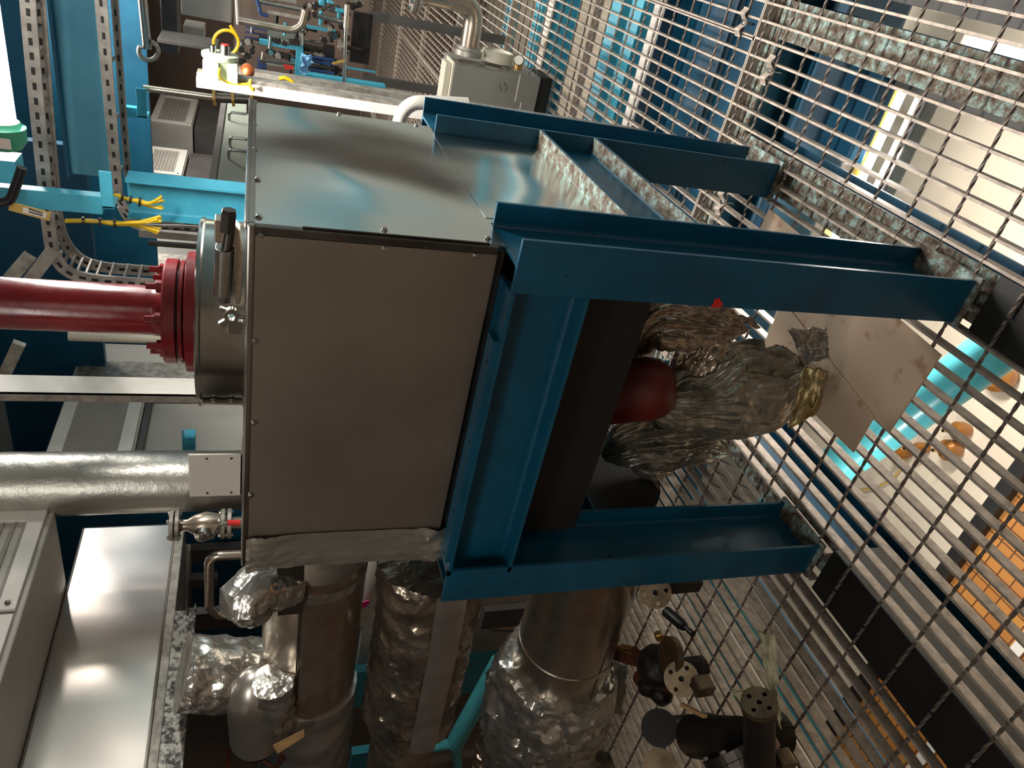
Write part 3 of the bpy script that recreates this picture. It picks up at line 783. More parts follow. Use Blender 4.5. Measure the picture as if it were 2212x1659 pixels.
# B: foil lagged pipe
YBp = .46
b0, b1, b2 = PY(935, 1195, YBp), PY(925, 1310, YBp), PY(883, 1530, YBp)
pb = thing('lagged_pipe', b0, 'middle pipe wrapped in wrinkled brownish foil with a pale tape seam', 'pipe')
dB = (b2-b1).normalized()
foilpipe([b0, b1, b2], .175, 'foil_wrap', 'foil_brown', None, .03, 8, par=pb, n=120, step=.012, seed=3)
foilpipe([b2-dB*.03, b2+dB*1.2+V((0,0,-.0))], .13, 'rear_wrap', 'foil_brown', None, .014, 9, par=pb, seed=4)
B().ball(b2+V((0,0,-.03)), .17, .165, .165, sub=4).done('rounded_end', 'foil_brown', pb, smooth=True)
cr = crumple(.012, 12)
pts = [b0+V((0,-.178,-.03)), b1+V((0,-.178,-.02)), b2+V((0,-.176,-.02))]
bb = B(); D = densify(pts, .02); rows = []
for p in D:
    row = []
    for j in range(9):
        a = -.28+.56*j/8; q = p+V((0, .178-.19*math.cos(a), .19*math.sin(a)))
        row.append(bb.bm.verts.new(q+V((0, -.012-.4*abs(cr(q)), 0))))
    rows.append(row)
for r1, r2 in zip(rows, rows[1:]):
    for j in range(8): bb.bm.faces.new((r1[j], r1[j+1], r2[j+1], r2[j]))
bb.done('tape_seam', 'foil_smooth', pb, smooth=True)
# C: big lower pipe
YC = .42
c0, c1, c2, c3 = PY(1300, 1040, YC), PY(1262, 1262, YC), PY(1205, 1440, YC), PY(1150, 1640, YC-.02)
pc = thing('lagged_pipe', c1, 'lower large stainless clad pipe behind the left leg of the frame', 'pipe')
rC = .198
dC = (c2-c1).normalized()
B().tube([c0, c1, c2+dC*.1], rC, 64).done('cladding', 'steel_brown', pc, smooth=True)
B().tube([c0-dC*.02, c0+dC*.26], rC+.003, 64).done('dark_end_sleeve', 'black', pc, smooth=True)  # black sleeve added to keep this pipe end dark
B().tube([c1+V((0,-rC*.93,-rC*.35)), c2+V((0,-rC*.93,-rC*.35))], .004, 8).done('seam', 'steel_dark', pc)
B().lathe(c1+(c2-c1)*.62, dC, [(0,rC+.001),(.003,rC+.004),(.02,rC+.004),(.022,rC+.001)], 64).done('band', 'steel_brown', pc, smooth=True)
cr2 = crumple(.05, 7)
D = densify([c2-dC*.02, c2+dC*.14, c2+dC*.32, c3], .012)
B().tube(D, lambda t: rC+.012+.045*math.sin(min(1, t*1.3)*PI)**.7, 140, disp=lambda p, d: cr2(p)).done('foil_wrap', 'foil', pc, smooth=True, sharp=40)
foilpipe([c3+V((.05,0,.02)), c3+V((-.18,-.03,-.10)), c3+V((-.34,-.05,-.34)), c3+V((-.36,-.05,-.7))], rC*.98, 'inner_lagging', 'foil_brown', None, .012, 7, par=pc)
scrap([PY(1040,1540,.5), PY(1020,1659,.5), PY(1085,1659,.45), PY(1075,1560,.45)], 0, 'foil_flap', 'foil_brown', '', .03, 12, par=pc)

# foil elbow and shiny valve bodies at far left of the case
YE = .30
e0 = PY(610, 1270, YE)
el = thing('foil_elbow', e0, 'rounded crumpled foil elbow beside the taped corner of the case', 'foil wrap')
foilpipe([PY(625,1255,YE+.08), PY(560,1270,YE+.03), PY(535,1290,YE), PY(545,1330,YE-.01)], lambda t: .072*(1-.35*max(0,t-.7)/.3), 'foil_skin', 'foil', None, .02, 13, par=el, n=96, step=.008, seed=7)
YV = .5
fv = thing('foil_riser', PY(560,1455,YV), 'vertical crumpled foil pipe hanging under the galvanised strip', 'pipe')
foilpipe([PY(395,1452,YV), PY(480,1456,YV), PY(575,1462,YV)], .125, 'foil_skin', 'foil', None, .022, 9, par=fv, n=96, step=.01, seed=11)
YW = .40
vb = thing('capped_valve', PY(555,1520,YW), 'shiny rounded steel valve body with foil, rusty handwheel at its end', 'valve')
w0, w1 = PY(548,1455,YW), PY(555,1590,YW)
B().tube(densify([w0, w1], .01), lambda t: .098*math.sqrt(max(.02, 1-(1-min(1,t/.38))**2)), 48).done('body', 'steel_soft', vb, smooth=True)
foilpipe([PY(590,1470,YW-.05), PY(600,1560,YW-.03)], .06, 'foil_cover', 'foil', None, .02, 13, par=vb, seed=5)
B().lathe(w1, (w1-w0), [(0,.1),(.01,.08),(.06,.07),(.07,.03)], 32).done('bonnet', 'iron', vb, smooth=True)
hw = PY(552, 1628, YW-.02)
B().cyl(hw+V((.08,0,0)), hw+V((-.05,0,0)), .012, 12).done('spindle', 'rust', vb)
b = B(); R = .1
b.tube([hw+V((.0, R*math.cos(2*PI*i/32), R*math.sin(2*PI*i/32))) for i in range(33)], .009, 8)
for k in range(4): a = PI/4+k*PI/2; b.cyl(hw, hw+V((0,R*math.cos(a),R*math.sin(a))), .007, 8)
b.done('handwheel', 'rust', vb, smooth=True)
b = B(); b.prism([PY(590,1612,YW-.12), PY(657,1578,YW-.12), PY(657,1592,YW-.12), PY(600,1628,YW-.12)], (0,.006,0))
tag(b.done('wooden_strip', 'wood'), 'short pale wooden strip tied beside the rusty handwheel', 'strip')

# ================================================================== LEFT ROW: DUCT AND AIR UNITS (faces turned to the right)
def xrect(X, far_top, far_bot, near):
    # y/z extents on the plane x = X from picture points of one far edge and one near point
    a, b, c = PX(*far_top, X), PX(*far_bot, X), PX(*near, X)
    return (a.y+b.y)/2, c.y, b.z, a.z
def air_unit(X, yf, yn, z0, z1, n, label, depth=.7, slats=14, frame=.05, m='white', louv=.62, group='air units along the left wall'):
    t = thing('air_unit', (X-depth/2, (yf+yn)/2, z0), label, 'air unit', group)
    B().box((X-depth, yn, z0), (X-.004, yf, z1)).done('housing', 'grey_paint', t, bevel=.006)
    w = (yf-yn)/n
    for k in range(n):
        a, b = yn+w*k+.01, yn+w*(k+1)-.01
        f = B(); za, zb = z0+(z1-z0)*.03, z1-.01
        zl = za+frame
        f.box((X-.003, a, za), (X+.012, b, zl)).box((X-.003, a, zb-frame), (X+.012, b, zb))
        f.box((X-.003, a, zl), (X+.012, a+frame, zb-frame)).box((X-.003, b-frame, zl), (X+.012, b, zb-frame))
        fo = f.done('louvre_frame', m, t, bevel=.002)
        l = B(); H = zb-frame-zl
        for i in range(slats):
            z = zl+H*(i+.5)/slats; h = H/slats*.42
            l.prism([(X-.02, a+frame, z+h), (X-.018, a+frame, z+h+.003), (X+.004, a+frame, z-h), (X+.002, a+frame, z-h-.003)], (0, b-a-2*frame, 0))
        l.done('slats', 'grey_paint', fo)
        B().box((X-.03, a+frame, zl), (X-.022, b-frame, zb-frame)).done('dark_back', 'black', fo)
        B().lathe((X+.012, a+frame*.5, za+frame*.5), (1,0,0), [(0,.009),(.006,.009),(.007,.004)], 12).done('catch', 'steel_dark', fo)
    return t
# nearest unit
Xa = -1.78
fa = PX(118, 1101, Xa); na = PX(62, 1323, Xa)
w = fa.y-na.y
air_unit(Xa, fa.y, fa.y-w*5, fa.z, 3.2, 5, 'nearest air unit with white louvre frames above the stainless duct', slats=15, frame=.055, depth=.75)
tag(B().box((Xa-.3, fa.y-.30, fa.z+.30), (Xa-.29, fa.y+.01, fa.z+.34)).done('orange_tag', 'orange_paper'), 'orange tag at the corner of the nearest air unit', 'tag')
# stainless duct below
Xd = -2.2
d0, d1, dn = PX(148, 1132, Xd), PX(378, 1130, Xd), PX(325, 1659, Xd)
zb = (d1.z+dn.z)/2
dt = thing('stainless_duct', (Xd-.35, .2, zb), 'wide satin stainless duct with a curved lamp reflection below the nearest air unit', 'duct')
b = B(); b.box((Xd-.75, -1.2, zb), (Xd, d1.y, fa.z-.004), .012); b.done('duct_body', 'duct', dt)
B().box((Xd-.7, -1.2, zb-.035), (Xd+.012, d1.y-.01, zb-.001), .003).done('lower_rail', 'galv', dt)
s0 = PX(380, 1320, Xd+.03)
st = thing('galvanised_strip', (Xd+.04, 0, zb-.12), 'spangled galvanised angle strip running under the stainless duct', 'strip')
B().box((Xd+.02, -1.2, zb-.115), (Xd+.03, s0.y, zb-.037)).done('web', 'spangle', st)
B().box((Xd+.03, -1.2, zb-.12), (Xd+.07, s0.y, zb-.112)).done('lip', 'spangle', st)
p = PX(405, 1330, Xd+.08)
B().cyl(p, p+V((.3,.1,-.0)), .006, 10).done('threaded_rod', 'steel', st)

# second unit with long slats (between post and silver pipe)
Xb = -2.35
a, b_, c_ = PX(135, 872, Xb), PX(312, 872, Xb), PX(98, 985, Xb)
air_unit(Xb, a.y+.12, a.y-.62, b_.z, a.z, 1, 'air unit with fine grey slats between the square post and the silver pipe', slats=24, frame=.07)
tag(B().box((Xb-.6, a.y-.62, .0), (Xb-.06, a.y+.1, b_.z-.03), .01).done('plain_cabinet', 'grey_paint'), 'plain grey cabinet under the fine-slatted air unit', 'cabinet')
tag(B().box((Xb-.5, a.y-.75, b_.z-.035), (Xb-.01, a.y+.1, b_.z-.006)).done('unit_base', 'grey_dark'), 'dark base rail under the fine-slatted air unit', 'rail')
# third: plain boxes with bolted strips
def bolted_box(X, far, bot, near, label, strip=True, zbot=.0):
    a, n_, bo = PX(*far, X), PX(*near, X), PX(*bot, X)
    t = thing('bolted_cabinet', (X-.3, (a.y+n_.y)/2, zbot), label, 'cabinet', 'grey bolted cabinets along the left wall')
    B().box((X-.6, n_.y, zbot), (X, a.y, a.z), .006).done('housing', 'grey_paint', t)
    b = B(); b.box((X, n_.y, zbot), (X+.03, n_.y+.05, a.z)).box((X, n_.y+.05, zbot+.2), (X+.008, n_.y+.28, a.z-.02)); s_ = b.done('flange_strip', 'galv', t)
    for k in range(9):
        q = V((X+.031, n_.y+.025, a.z-.05-k*.14))
        if q.z > 1.2: B().lathe(q, (1,0,0), [(0,.011),(.007,.010),(.011,.004)], 10).done('bolt', 'steel', s_)
    return t
bolted_box(-2.35, (182,740), (430,740), (160,835), 'pale grey bolted cabinet seen below the red pipe')
bolted_box(-2.35, (262,480), (430,480), (240,575), 'grey bolted cabinet seen above the red pipe flange')
# far units
Xf = -2.6
for k, (p1, p2, p3, lb) in enumerate((((320,313),(408,326),(300,372),'air unit with two pale louvres, nearer of the far pair'), ((346,203),(430,216),(335,262),'air unit with two pale louvres, farther of the far pair'))):
    a, b_, c_ = PX(*p1, Xf), PX(*p2, Xf), PX(*p3, Xf)
    y0 = min(a.y, b_.y)
    air_unit(Xf, y0, y0-(y0-c_.y)*1.0, b_.z, a.z, 1, lb, slats=8, frame=.08, depth=.6, louv=.5, group='far air units')
    tag(B().box((Xf-.6, c_.y, b_.z-.5), (Xf-.02, y0, b_.z-.02)).done('plenum_box', 'grey_dark'), ['dark plenum box under the nearer far air unit', 'dark plenum box under the farther far air unit'][k], 'box')
    tag(B().box((Xf-.4, c_.y, .0), (Xf-.05, c_.y+.9, b_.z-.6)).done('far_cabinet', 'grey_dark'), ['dark cabinet below the nearer far air unit', 'dark cabinet below the farther far air unit'][k], 'cabinet')
# grey-green cabinet with tube handles just behind the case top
Xg = -1.6
a, b_, n_ = PX(490, 215, Xg), PX(530, 215, Xg), PX(495, 400, Xg)
gt = thing('handled_cabinet', (Xg-.3, (a.y+n_.y)/2, 1.2), 'grey-green cabinet with bent tube handles behind the case top edge', 'cabinet')
B().box((Xg-.5, n_.y, .0), (Xg, a.y, a.z), .008).done('housing', 'green_grey', gt)
B().box((Xg-.02, n_.y, a.z), (Xg+.01, a.y, a.z+.05)).done('bolted_rim', 'grey_dark', gt)
for (y1, y2) in ((218,262), (318,345)):
    q1, q2 = PX(505, y2, Xg), PX(505, y1, Xg); zt_ = a.z+.02; zb_ = q1.z-.12
    B().tube(bend([(Xg+.0,q1.y,zb_+.16),(Xg+.08,q1.y,zb_+.16),(Xg+.08,q1.y,zb_),(Xg+.08,q2.y,zb_),(Xg+.08,q2.y,zb_+.16),(Xg,q2.y,zb_+.16)], .05), .013, 12).done('handle', 'steel', gt, smooth=True)
fl = thing('cable_pipe', PX(430, 180, Xg), 'thin dull pipe with fittings running above the grey-green cabinet', 'pipe')
p0, p1, p2 = PY(310,190,3.2), PY(460,210,3.2), PY(540,214,3.2)
B().cyl(p0, p1, .018, 12).done('pipe_wall', 'steel_brown', fl, smooth=True)
B().cyl(p1, p2, .028, 12).done('fitting', 'steel_dark', fl, smooth=True)
for k in range(3): q = p1.lerp(p2, k/2); B().cyl(q, q+(p2-p1)*.08, .045, 6).done('coupling', 'brass', fl)

# ================================================================== OVERHEAD: GIRDER, TRAYS, HANGERS
gy = 2.5
g0, g1, g2, g3 = PY(121,0,gy), PY(209,0,gy), PY(152,405,gy), PY(233,324,gy)
zt_, zb_ = (g0.z+g2.z)/2, (g1.z+g3.z)/2
gd = thing('ceiling_girder', (-1, gy, zb_), 'big blue girder crossing under the ceiling between two cable trays', 'girder')
B().box((-.88, gy, zb_), (1.6, gy+.012, zt_)).done('web', 'girder', gd)
B().box((-.88, gy-.05, zb_-.012), (1.6, gy+.1, zb_)).done('bottom_flange', 'blue_lit', gd)
B().box((-.88, gy-.05, zt_), (1.6, gy+.1, zt_+.012)).done('top_flange', 'wall_blue', gd)
tag(B().box((-4.0, 4.2, 2.42), (1.6, 4.25, 3.3)).done('blue_bulkhead', 'wall_blue'), 'deep blue bulkhead behind the trays, cut off above the dim room', 'bulkhead')
tag(B().box((-4.0, 3.1, 2.62), (-.95, 3.16, 3.2)).done('blue_plate', 'blue_deep'), 'dark blue plate behind the red pipe top', 'plate')
def slotted_rail(path, w, h, t, name, nslot, par):
    # flat rail with dark punched slots, following a path in a plane y = const
    P = densify(path, .03) if len(path) < 6 else [V(p) for p in path]
    b = B(); rows = []
    for i, p in enumerate(P):
        T = (P[min(i+1,len(P)-1)]-P[max(i-1,0)]).normalized(); n = T.cross(V((0,1,0))).normalized()
        rows.append([b.bm.verts.new(p+n*a+V((0,c,0))) for a, c in ((-w/2,0),(w/2,0),(w/2,t),(-w/2,t))])
    for A, Bq in zip(rows, rows[1:]): b.skin(A, Bq)
    b.bm.faces.new(rows[0]); b.bm.faces.new(rows[-1][::-1])
    o = b.done(name, 'tray', par)
    acc = 0
    for i in range(1, len(P)):
        acc += (P[i]-P[i-1]).length
        if acc >= nslot:
            acc = 0; s_ = B(); T = (P[i]-P[i-1]).normalized(); n = T.cross(V((0,1,0))).normalized(); c = P[i]
            s_.prism([c-T*.013-n*w*.13+V((0,-.0015,0)), c+T*.013-n*w*.13+V((0,-.0015,0)), c+T*.013+n*w*.13+V((0,-.0015,0)), c-T*.013+n*w*.13+V((0,-.0015,0))], (0,.001,0))
            s_.done('slot', 'black', o)
    return o
ty = 1.95
def arcpath(pix, Yv):
    P = [PY(x, y, Yv) for x, y in pix]; return spline(P, 14)
t1 = thing('cable_tray', PY(90, 300, ty), 'perforated cable tray that curves down beside the red pipe', 'cable tray', 'perforated cable trays')
P1 = arcpath([(56,-40),(66,90),(80,240),(94,380),(106,500),(118,555),(150,590),(205,605),(290,612),(375,618)], ty)
slotted_rail(P1, .05, .02, .012, 'outer_rail', .045, t1)
P2 = arcpath([(78,-40),(88,90),(100,240),(112,380),(122,470),(140,525),(175,562),(225,578),(290,584),(375,590)], ty+.18)
slotted_rail(P2, .05, .02, .012, 'inner_rail', .045, t1)
b = B()
for i in range(3, len(P1)-1, 5): b.box(P1[i]+V((-.008,.01,-.004)), V((P1[i].x+.008, ty+.18, P1[i].z+.004)))
b.done('rungs', 'tray', t1)
t2 = thing('cable_tray', PY(230, 200, 2.35), 'straight perforated cable tray along the lower edge of the girder', 'cable tray', 'perforated cable trays')
P3 = densify([PY(215,-30,2.35), PY(253,420,2.35)], .03)
slotted_rail(P3, .046, .02, .012, 'front_rail', .045, t2)
P4 = [p+V((0,.2,-.02)) for p in P3]; slotted_rail(P4, .03, .02, .012, 'rear_rail', .05, t2)
b = B()
for i in range(2, len(P3)-1, 8): b.box(P3[i]+V((-.008,.01,-.004)), P3[i]+V((.008,.2,.004)))
b.done('rungs', 'tray', t2)
# tray continuing down behind the yellow cables
t3 = thing('cable_tray', PY(300, 455, 2.2), 'descending cable tray behind the yellow cables', 'cable tray', 'perforated cable trays')
P5 = arcpath([(250,418),(262,440),(285,462),(330,468),(400,470),(520,478)], 2.25)
slotted_rail(P5, .035, .02, .012, 'front_rail', .045, t3)
slotted_rail([p+V((-.10,.1,0)) for p in P5], .035, .02, .012, 'rear_rail', .045, t3)
def hanger(arm, plate, Yv, label, w=.006):
    (ax0, ay0, ax1, ay1), (px0, py0, px1, py1) = arm, plate
    t = thing('tray_hanger', PY(px1, py0, Yv), label, 'hanger', 'light blue tray hangers')
    a, b_ = PY(ax0, ay0, Yv), PY(ax1, ay1, Yv)
    B().box((min(a.x,b_.x), Yv, min(a.z,b_.z)), (max(a.x,b_.x), Yv+.05, max(a.z,b_.z))).done('drop_arm', 'blue_lit', t, bevel=.002)
    a, b_ = PY(px0, py0, Yv-.03), PY(px1, py1, Yv-.03)
    B().box((min(a.x,b_.x), Yv-.03, min(a.z,b_.z)), (max(a.x,b_.x), Yv-.022, max(a.z,b_.z))).done('face_plate', 'blue_lit', t, bevel=.002)
    B().box((min(a.x,b_.x), Yv-.03, min(a.z,b_.z)), (min(a.x,b_.x)+.008, Yv+.08, max(a.z,b_.z))).done('side_flange', 'blue_lit', t)
    return t
hanger((-30,402,222,464), (212,369,247,452), 1.75, 'light blue hanger bracket left of the yellow cables')
hanger((256,229,300,256), (293,190,318,256), 3.2, 'small light blue hanger bracket under the far end of the tray')
# upper-left odds
tag(B().box(PY(-30,392,1.6), PY(32,350,1.6)+V((0,.1,0))).done('lamp_bracket', 'blue_lit'), 'light blue bracket holding the lamp end near the top corner', 'bracket')
tag(B().tube(spline([PY(-10,440,1.5), PY(20,432,1.5), PY(34,402,1.5), PY(48,362,1.5)], 8), .016, 12).done('black_cable', 'rubber', smooth=True), 'thick black cable looping below the lamp', 'cable')
for (q0, q1, lb, m) in (((-10,640),(62,556),'pale diagonal brace above the red pipe, left','galv'), ((60,612),(112,545),'galvanised diagonal brace joining the cable tray bend','tray'), ((-10,850),(40,745),'grey diagonal brace below the red pipe near the top','galv')):
    a, b_ = PY(*q0, 1.8), PY(*q1, 1.8); n = (b_-a).cross(V((0,1,0))).normalized()*.024
    tag(B().prism([a-n, a+n, b_+n, b_-n], (0,.03,0)).done('diagonal_brace', m), lb, 'brace')
yl_ = thing('label_plate', PY(60, 455, 1.5), 'yellow framed label plate hanging near the top corner', 'sign')
a = [PY(22,436,1.5), PY(110,460,1.5), PY(106,478,1.5), PY(18,454,1.5)]
B().prism(a, (0,.004,0)).done('plate', 'ochre', yl_)
a = [PY(50,447,1.498), PY(102,461,1.498), PY(99,472,1.498), PY(48,459,1.498)]
B().prism(a, (0,.001,0)).done('printed_field', 'white', yl_)
for k in range(2):
    a = [PY(60+2,450+k*6,1.497), PY(92,459+k*5,1.497), PY(92,462+k*5,1.497), PY(60+2,453+k*6,1.497)]
    B().prism(a, (0,.0008,0)).done('print', 'grey_dark', yl_)
# yellow cable bundles
def cables(pix, Yv, label, n=5, spread=.012):
    t = thing('cable_bundle', PY(*pix[0], Yv), label, 'cable bundle', 'yellow cable bundles')
    random.seed(len(label))
    for k in range(n):
        P = []
        for i, (x, y) in enumerate(pix):
            f = i/(len(pix)-1); s_ = spread*(.25+1.6*max(0, f-.55))
            P.append(PY(x, y, Yv)+V((random.uniform(-1,1)*s_, random.uniform(-1,1)*.008, random.uniform(-1,1)*s_*.8)))
        B().tube(P, .0055, 8, smooth=6).done('cable', 'yellow', t, smooth=True)
    for i in (1, 2, 3):
        p, q = PY(*pix[i], Yv), PY(*pix[i+1], Yv)
        B().cyl(p, p+(q-p).normalized()*.008, .016, 12).done('cable_tie', 'rubber', t)
    return t
cables([(142,476),(178,476),(214,478),(246,481),(290,482),(345,473)], 1.8, 'yellow cable bundle tied in several places, the one closer to the red pipe')
cables([(142,478),(178,478),(214,480),(246,484),(290,489),(345,500)], 1.82, 'second strand of yellow cables splaying out below the long bundle', 3)
cables([(248,420),(262,425),(280,430),(300,434),(325,438),(352,430)], 1.9, 'short yellow cable bundle beside the light blue bracket', 5)
cables([(248,421),(262,426),(280,432),(300,438),(325,444),(352,448)], 1.92, 'lower strand of the short yellow cables beside the blue column', 3)

# blue column behind the case
cx0, cx1 = PY(300, 474, 2.0).x, PY(300, 392, 2.0).x
bc = thing('blue_column', ((cx0+cx1)/2, 2.06, 0), 'light blue I-shaped column behind the case', 'column')
ztop = PY(270, 400, 2.0).z
B().ibeam(((cx0+cx1)/2, 2.06, 0), (0,0,1), ztop, .12, cx1-cx0, .01, .008, V((0,1,0)), .01).done('column', 'blue_lit', bc)
# vertical struts
for k, (y0_, y1_, xt, lb, m) in enumerate(((505,520,300,'slotted vertical strut nearest the blue column','tray'), (530,537,320,'thin steel upright beside the slotted strut','steel_dark'))):
    a, b_ = PY(400, y1_, 2.3), PY(400, y0_, 2.3); zt2 = PY(xt, y0_, 2.3).z
    tag(B().box((a.x, 2.3, .0), (b_.x, 2.33, zt2)).done('upright_strut', m), lb, 'strut')
# white square post, silver pipe
pw = thing('square_post', (0,0,0), 'pale galvanised angle post standing behind the case left of the red pipe', 'post')
a, b_, c_ = PY(200, 868, 1.3), PY(200, 851, 1.3), PY(200, 829, 1.36)
pw.location = (a.x, 1.3, 0)
B().box((a.x, 1.3, .0), (b_.x, 1.306, 3.39)).done('front_leg', 'galv', pw)
B().box((b_.x-.006, 1.3, .0), (b_.x, 1.42, 3.39)).done('side_leg', 'white', pw)
a, b_ = PY(300, 990, 1.3), PY(300, 1090, 1.3)
sp_ = thing('silver_pipe', ((a.x+b_.x)/2, 1.3, 0), 'vertical silver lagged pipe rising behind the left end of the case', 'pipe')
foilpipe([((a.x+b_.x)/2, 1.3, .05), ((a.x+b_.x)/2, 1.3, 3.38)], (b_-a).length/2, 'lagging', 'tape', None, .005, 3, par=sp_, n=48, step=.04)
tp2 = PY(430, 735, 1.9)
tag(B().cyl((tp2.x, 1.9, .1), (tp2.x, 1.9, PY(150,735,1.9).z), .024, 20).done('cream_pipe', 'cream', smooth=True), 'slim cream pipe just left of the red pipe', 'pipe')
# small light blue angle bracket between post and silver pipe
a, b_ = PY(386, 930, 1.5), PY(422, 984, 1.5)
ab = thing('angle_bracket', a, 'small light blue angle bracket near the silver pipe', 'bracket')
B().box((b_.x, 1.5, b_.z), (a.x-.04, 1.56, a.z-.02)).done('leg', 'blue_lit', ab)
B().box((b_.x, 1.5, a.z-.02), (a.x, 1.506, a.z-.012)).done('lip', 'blue_lit', ab)
# blue upright behind the ball valve
a, b_ = PY(300, 1132, 1.7), PY(300, 1094, 1.7)
tag(B().box((a.x-.3, 1.7, 1.2), (b_.x, 1.76, 2.9)).done('blue_upright', 'blue_deep'), 'deep blue upright behind the ball valve', 'upright')

# ball valve
VY = 1.0
v0, v1 = PY(366, 1136, VY), PY(530, 1140, VY)
bv = thing('ball_valve', v1, 'flanged stainless ball valve with a red-tipped lever beside the duct', 'valve')
def vz(x): return V((v0.x, VY, PY(x, 1138, VY).z))
rr = lambda n: mpx(n, v0)
b = B().lathe(vz(540), (0,0,1), [(0,rr(14)), ((vz(500)-vz(540)).length,rr(14)), ((vz(480)-vz(540)).length,rr(22)), ((vz(445)-vz(540)).length,rr(28)), ((vz(420)-vz(540)).length,rr(22)), ((vz(405)-vz(540)).length,rr(13)), ((vz(372)-vz(540)).length,rr(13))], 32)
b.done('valve_body', 'steel_brown', bv, smooth=True)
for xa in (388, 376, 486, 500):
    o = B().cyl(vz(xa), vz(xa)+V((0,0,rr(8))), rr(33), 36).done('flange', 'galv', bv, bevel=.001)
    for k in range(4):
        a_ = PI/4+k*PI/2+.3; q = vz(xa)+V((rr(26)*math.cos(a_), rr(26)*math.sin(a_), -rr(4)))
        B().hexn(q, (0,0,1), rr(5), rr(17)).done('bolt', 'steel', o)
q = vz(440)+V((0,-rr(26),0))
B().lathe(q, (0,-1,0), [(0,rr(17)),(rr(12),rr(16)),(rr(14),rr(8)),(rr(20),rr(8))], 24).done('stem_plate', 'steel', bv, smooth=True)
le = [q+V((0,-rr(18),0)), PY(462,1118,VY)+V((0,-rr(60),0)), PY(478,1092,VY)+V((0,-rr(60),0)), PY(494,1087,VY)+V((0,-rr(60),0))]
lv = B().tube(le, rr(4), 8).done('lever', 'steel', bv)
B().tube([le[-1], PY(520,1087,VY)+V((0,-rr(60),0))], rr(6), 10).done('lever_grip', 'red_tag', bv, smooth=True)

# bent tube under the valve, dark uprights between duct and case
tb = [PY(530,1198,.9), PY(452,1200,.9), PY(452,1310,.9), PY(468,1330,.9), PY(540,1330,.9)]
tag(B().tube(bend(tb, .05), mpx(10, tb[0]), 16).done('bent_tube', 'steel_brown', smooth=True), 'bent steel tube loop left of the case top corner', 'pipe')
tb = [PY(300,50,3.0), PY(318,-30,3.0)]
for k, (xa, ya, xb, yb, Yv, m, lb) in enumerate(((410,1190,560,1208,1.6,'grey_dark','dark upright right of the bent tube'), (395,1255,470,1268,1.5,'grey_dark','short dark cross rail under the duct'),
        (395,1330,640,1345,1.6,'grey_dark','dark upright in line with the galvanised strip'), (385,1192,412,1250,1.55,'wall_grey','pale panel piece under the ball valve'), (385,1285,408,1318,1.55,'wall_grey','smaller pale panel piece under the duct'))):
    a, b_ = PY(xa, ya, Yv), PY(xb, yb, Yv)
    tag(B().box((min(a.x,b_.x), Yv, min(a.z,b_.z)), (max(a.x,b_.x), Yv+.05, max(a.z,b_.z))).done('upright_rail' if m=='grey_dark' else 'panel_piece', m), lb, 'rail' if m=='grey_dark' else 'panel')
tag(B().box((-4.0, 1.9, 0.2), (-2.6, 1.95, 2.05)).done('blue_partition', 'blue_deep'), 'deep blue partition behind the pipes at the left', 'partition')

# ================================================================== PUMP WITH ELBOW PIPE
PYv = 3.3
pt, pb_ = PY(984,136,PYv), PY(1169,170,PYv)
pxr, pz1, pz0 = (pt.x+pb_.x)/2, pt.z, pb_.z
pu = thing('vacuum_pump', (pxr-.3, PYv+.2, pz0), 'silver-grey boxy pump unit on the grating behind the right-hand legs', 'pump')
b = B(); b.box((pxr-.62, PYv, pz0), (pxr, PYv+.34, pz1-.0), .006); b.done('casing', 'pump', pu)
B().box((pxr-.62, PYv-.004, pz1+.001), (pxr+.006, PYv+.20, pz1+.012)).done('cream_lid', 'cream', pu)
B().box((pxr-.62, PYv+.03, pz1+.012), (pxr-.01, PYv+.16, pz1+.05), .006).done('cream_hood', 'cream', pu)
B().box((pxr+.0005, PYv+.0, pz0+(pz1-pz0)*.42), (pxr+.006, PYv+.07, pz1-.01)).done('side_strip', 'galv', pu)
for k in range(3):
    z = pz1-.04-k*(pz1-pz0)*.24
    B().box((pxr+.006, PYv+.02, z-.014), (pxr+.02, PYv+.045, z+.014)).done('latch', 'steel', pu)
zz = PY(1120,180,PYv).z
B().box((pxr-.16, PYv-.003, zz-.004), (pxr-.0, PYv, zz+.004)).done('panel_groove', 'white', pu)
B().box((pxr-.3, PYv-.003, zz-.045), (pxr-.16, PYv, zz-.038)).done('panel_groove', 'white', pu)
for k, (xx, yy_) in enumerate(((1090,180),(1092,184),(1080,186),(1095,190),(1092,195),(1082,193))):
    q = PY(xx, yy_, PYv); B().box((q.x-.007, PYv-.002, q.z-.004), (q.x+.006, PYv, q.z+.003)).done('faded_print', 'grey_dark', pu)
B().box((pxr-.6, PYv+.03, .0), (pxr+.0, PYv+.3, pz0)).done('skid', 'black', pu)
q = PY(1012, 112, PYv+.14)
B().lathe(q+V((-.02,0,0)), (1,0,0), [(0,.085),(.03,.085),(.034,.075),(.05,.068)], 36).done('inlet_flange', 'galv', pu, smooth=True)
q2 = PY(1075, 118, PYv+.2)
B().lathe(q2+V((-.04,0,0)), (1,0,0), [(0,.10),(.06,.10),(.062,.085),(.05,.08)], 36).done('round_grille', 'cream', pu, smooth=True)
q3 = PY(1120, 140, PYv+.02)
ga = B().cyl(q3+V((-.03,0,0)), q3+V((.02,0,0)), .026, 20).done('gauge_stem', 'brass', pu, smooth=True)
gp = q3+V((.03,-.02,.01)); dv = (CAM-gp).normalized()
B().lathe(gp, dv, [(0,.032),(.018,.032),(.02,.028)], 28).done('gauge_body', 'steel_dark', ga, smooth=True)
B().lathe(gp+dv*.0205, dv, [(0,.027),(.001,.027)], 28).done('gauge_dial', 'gauge_white', ga)
q4 = PY(1150, 166, PYv+.02)
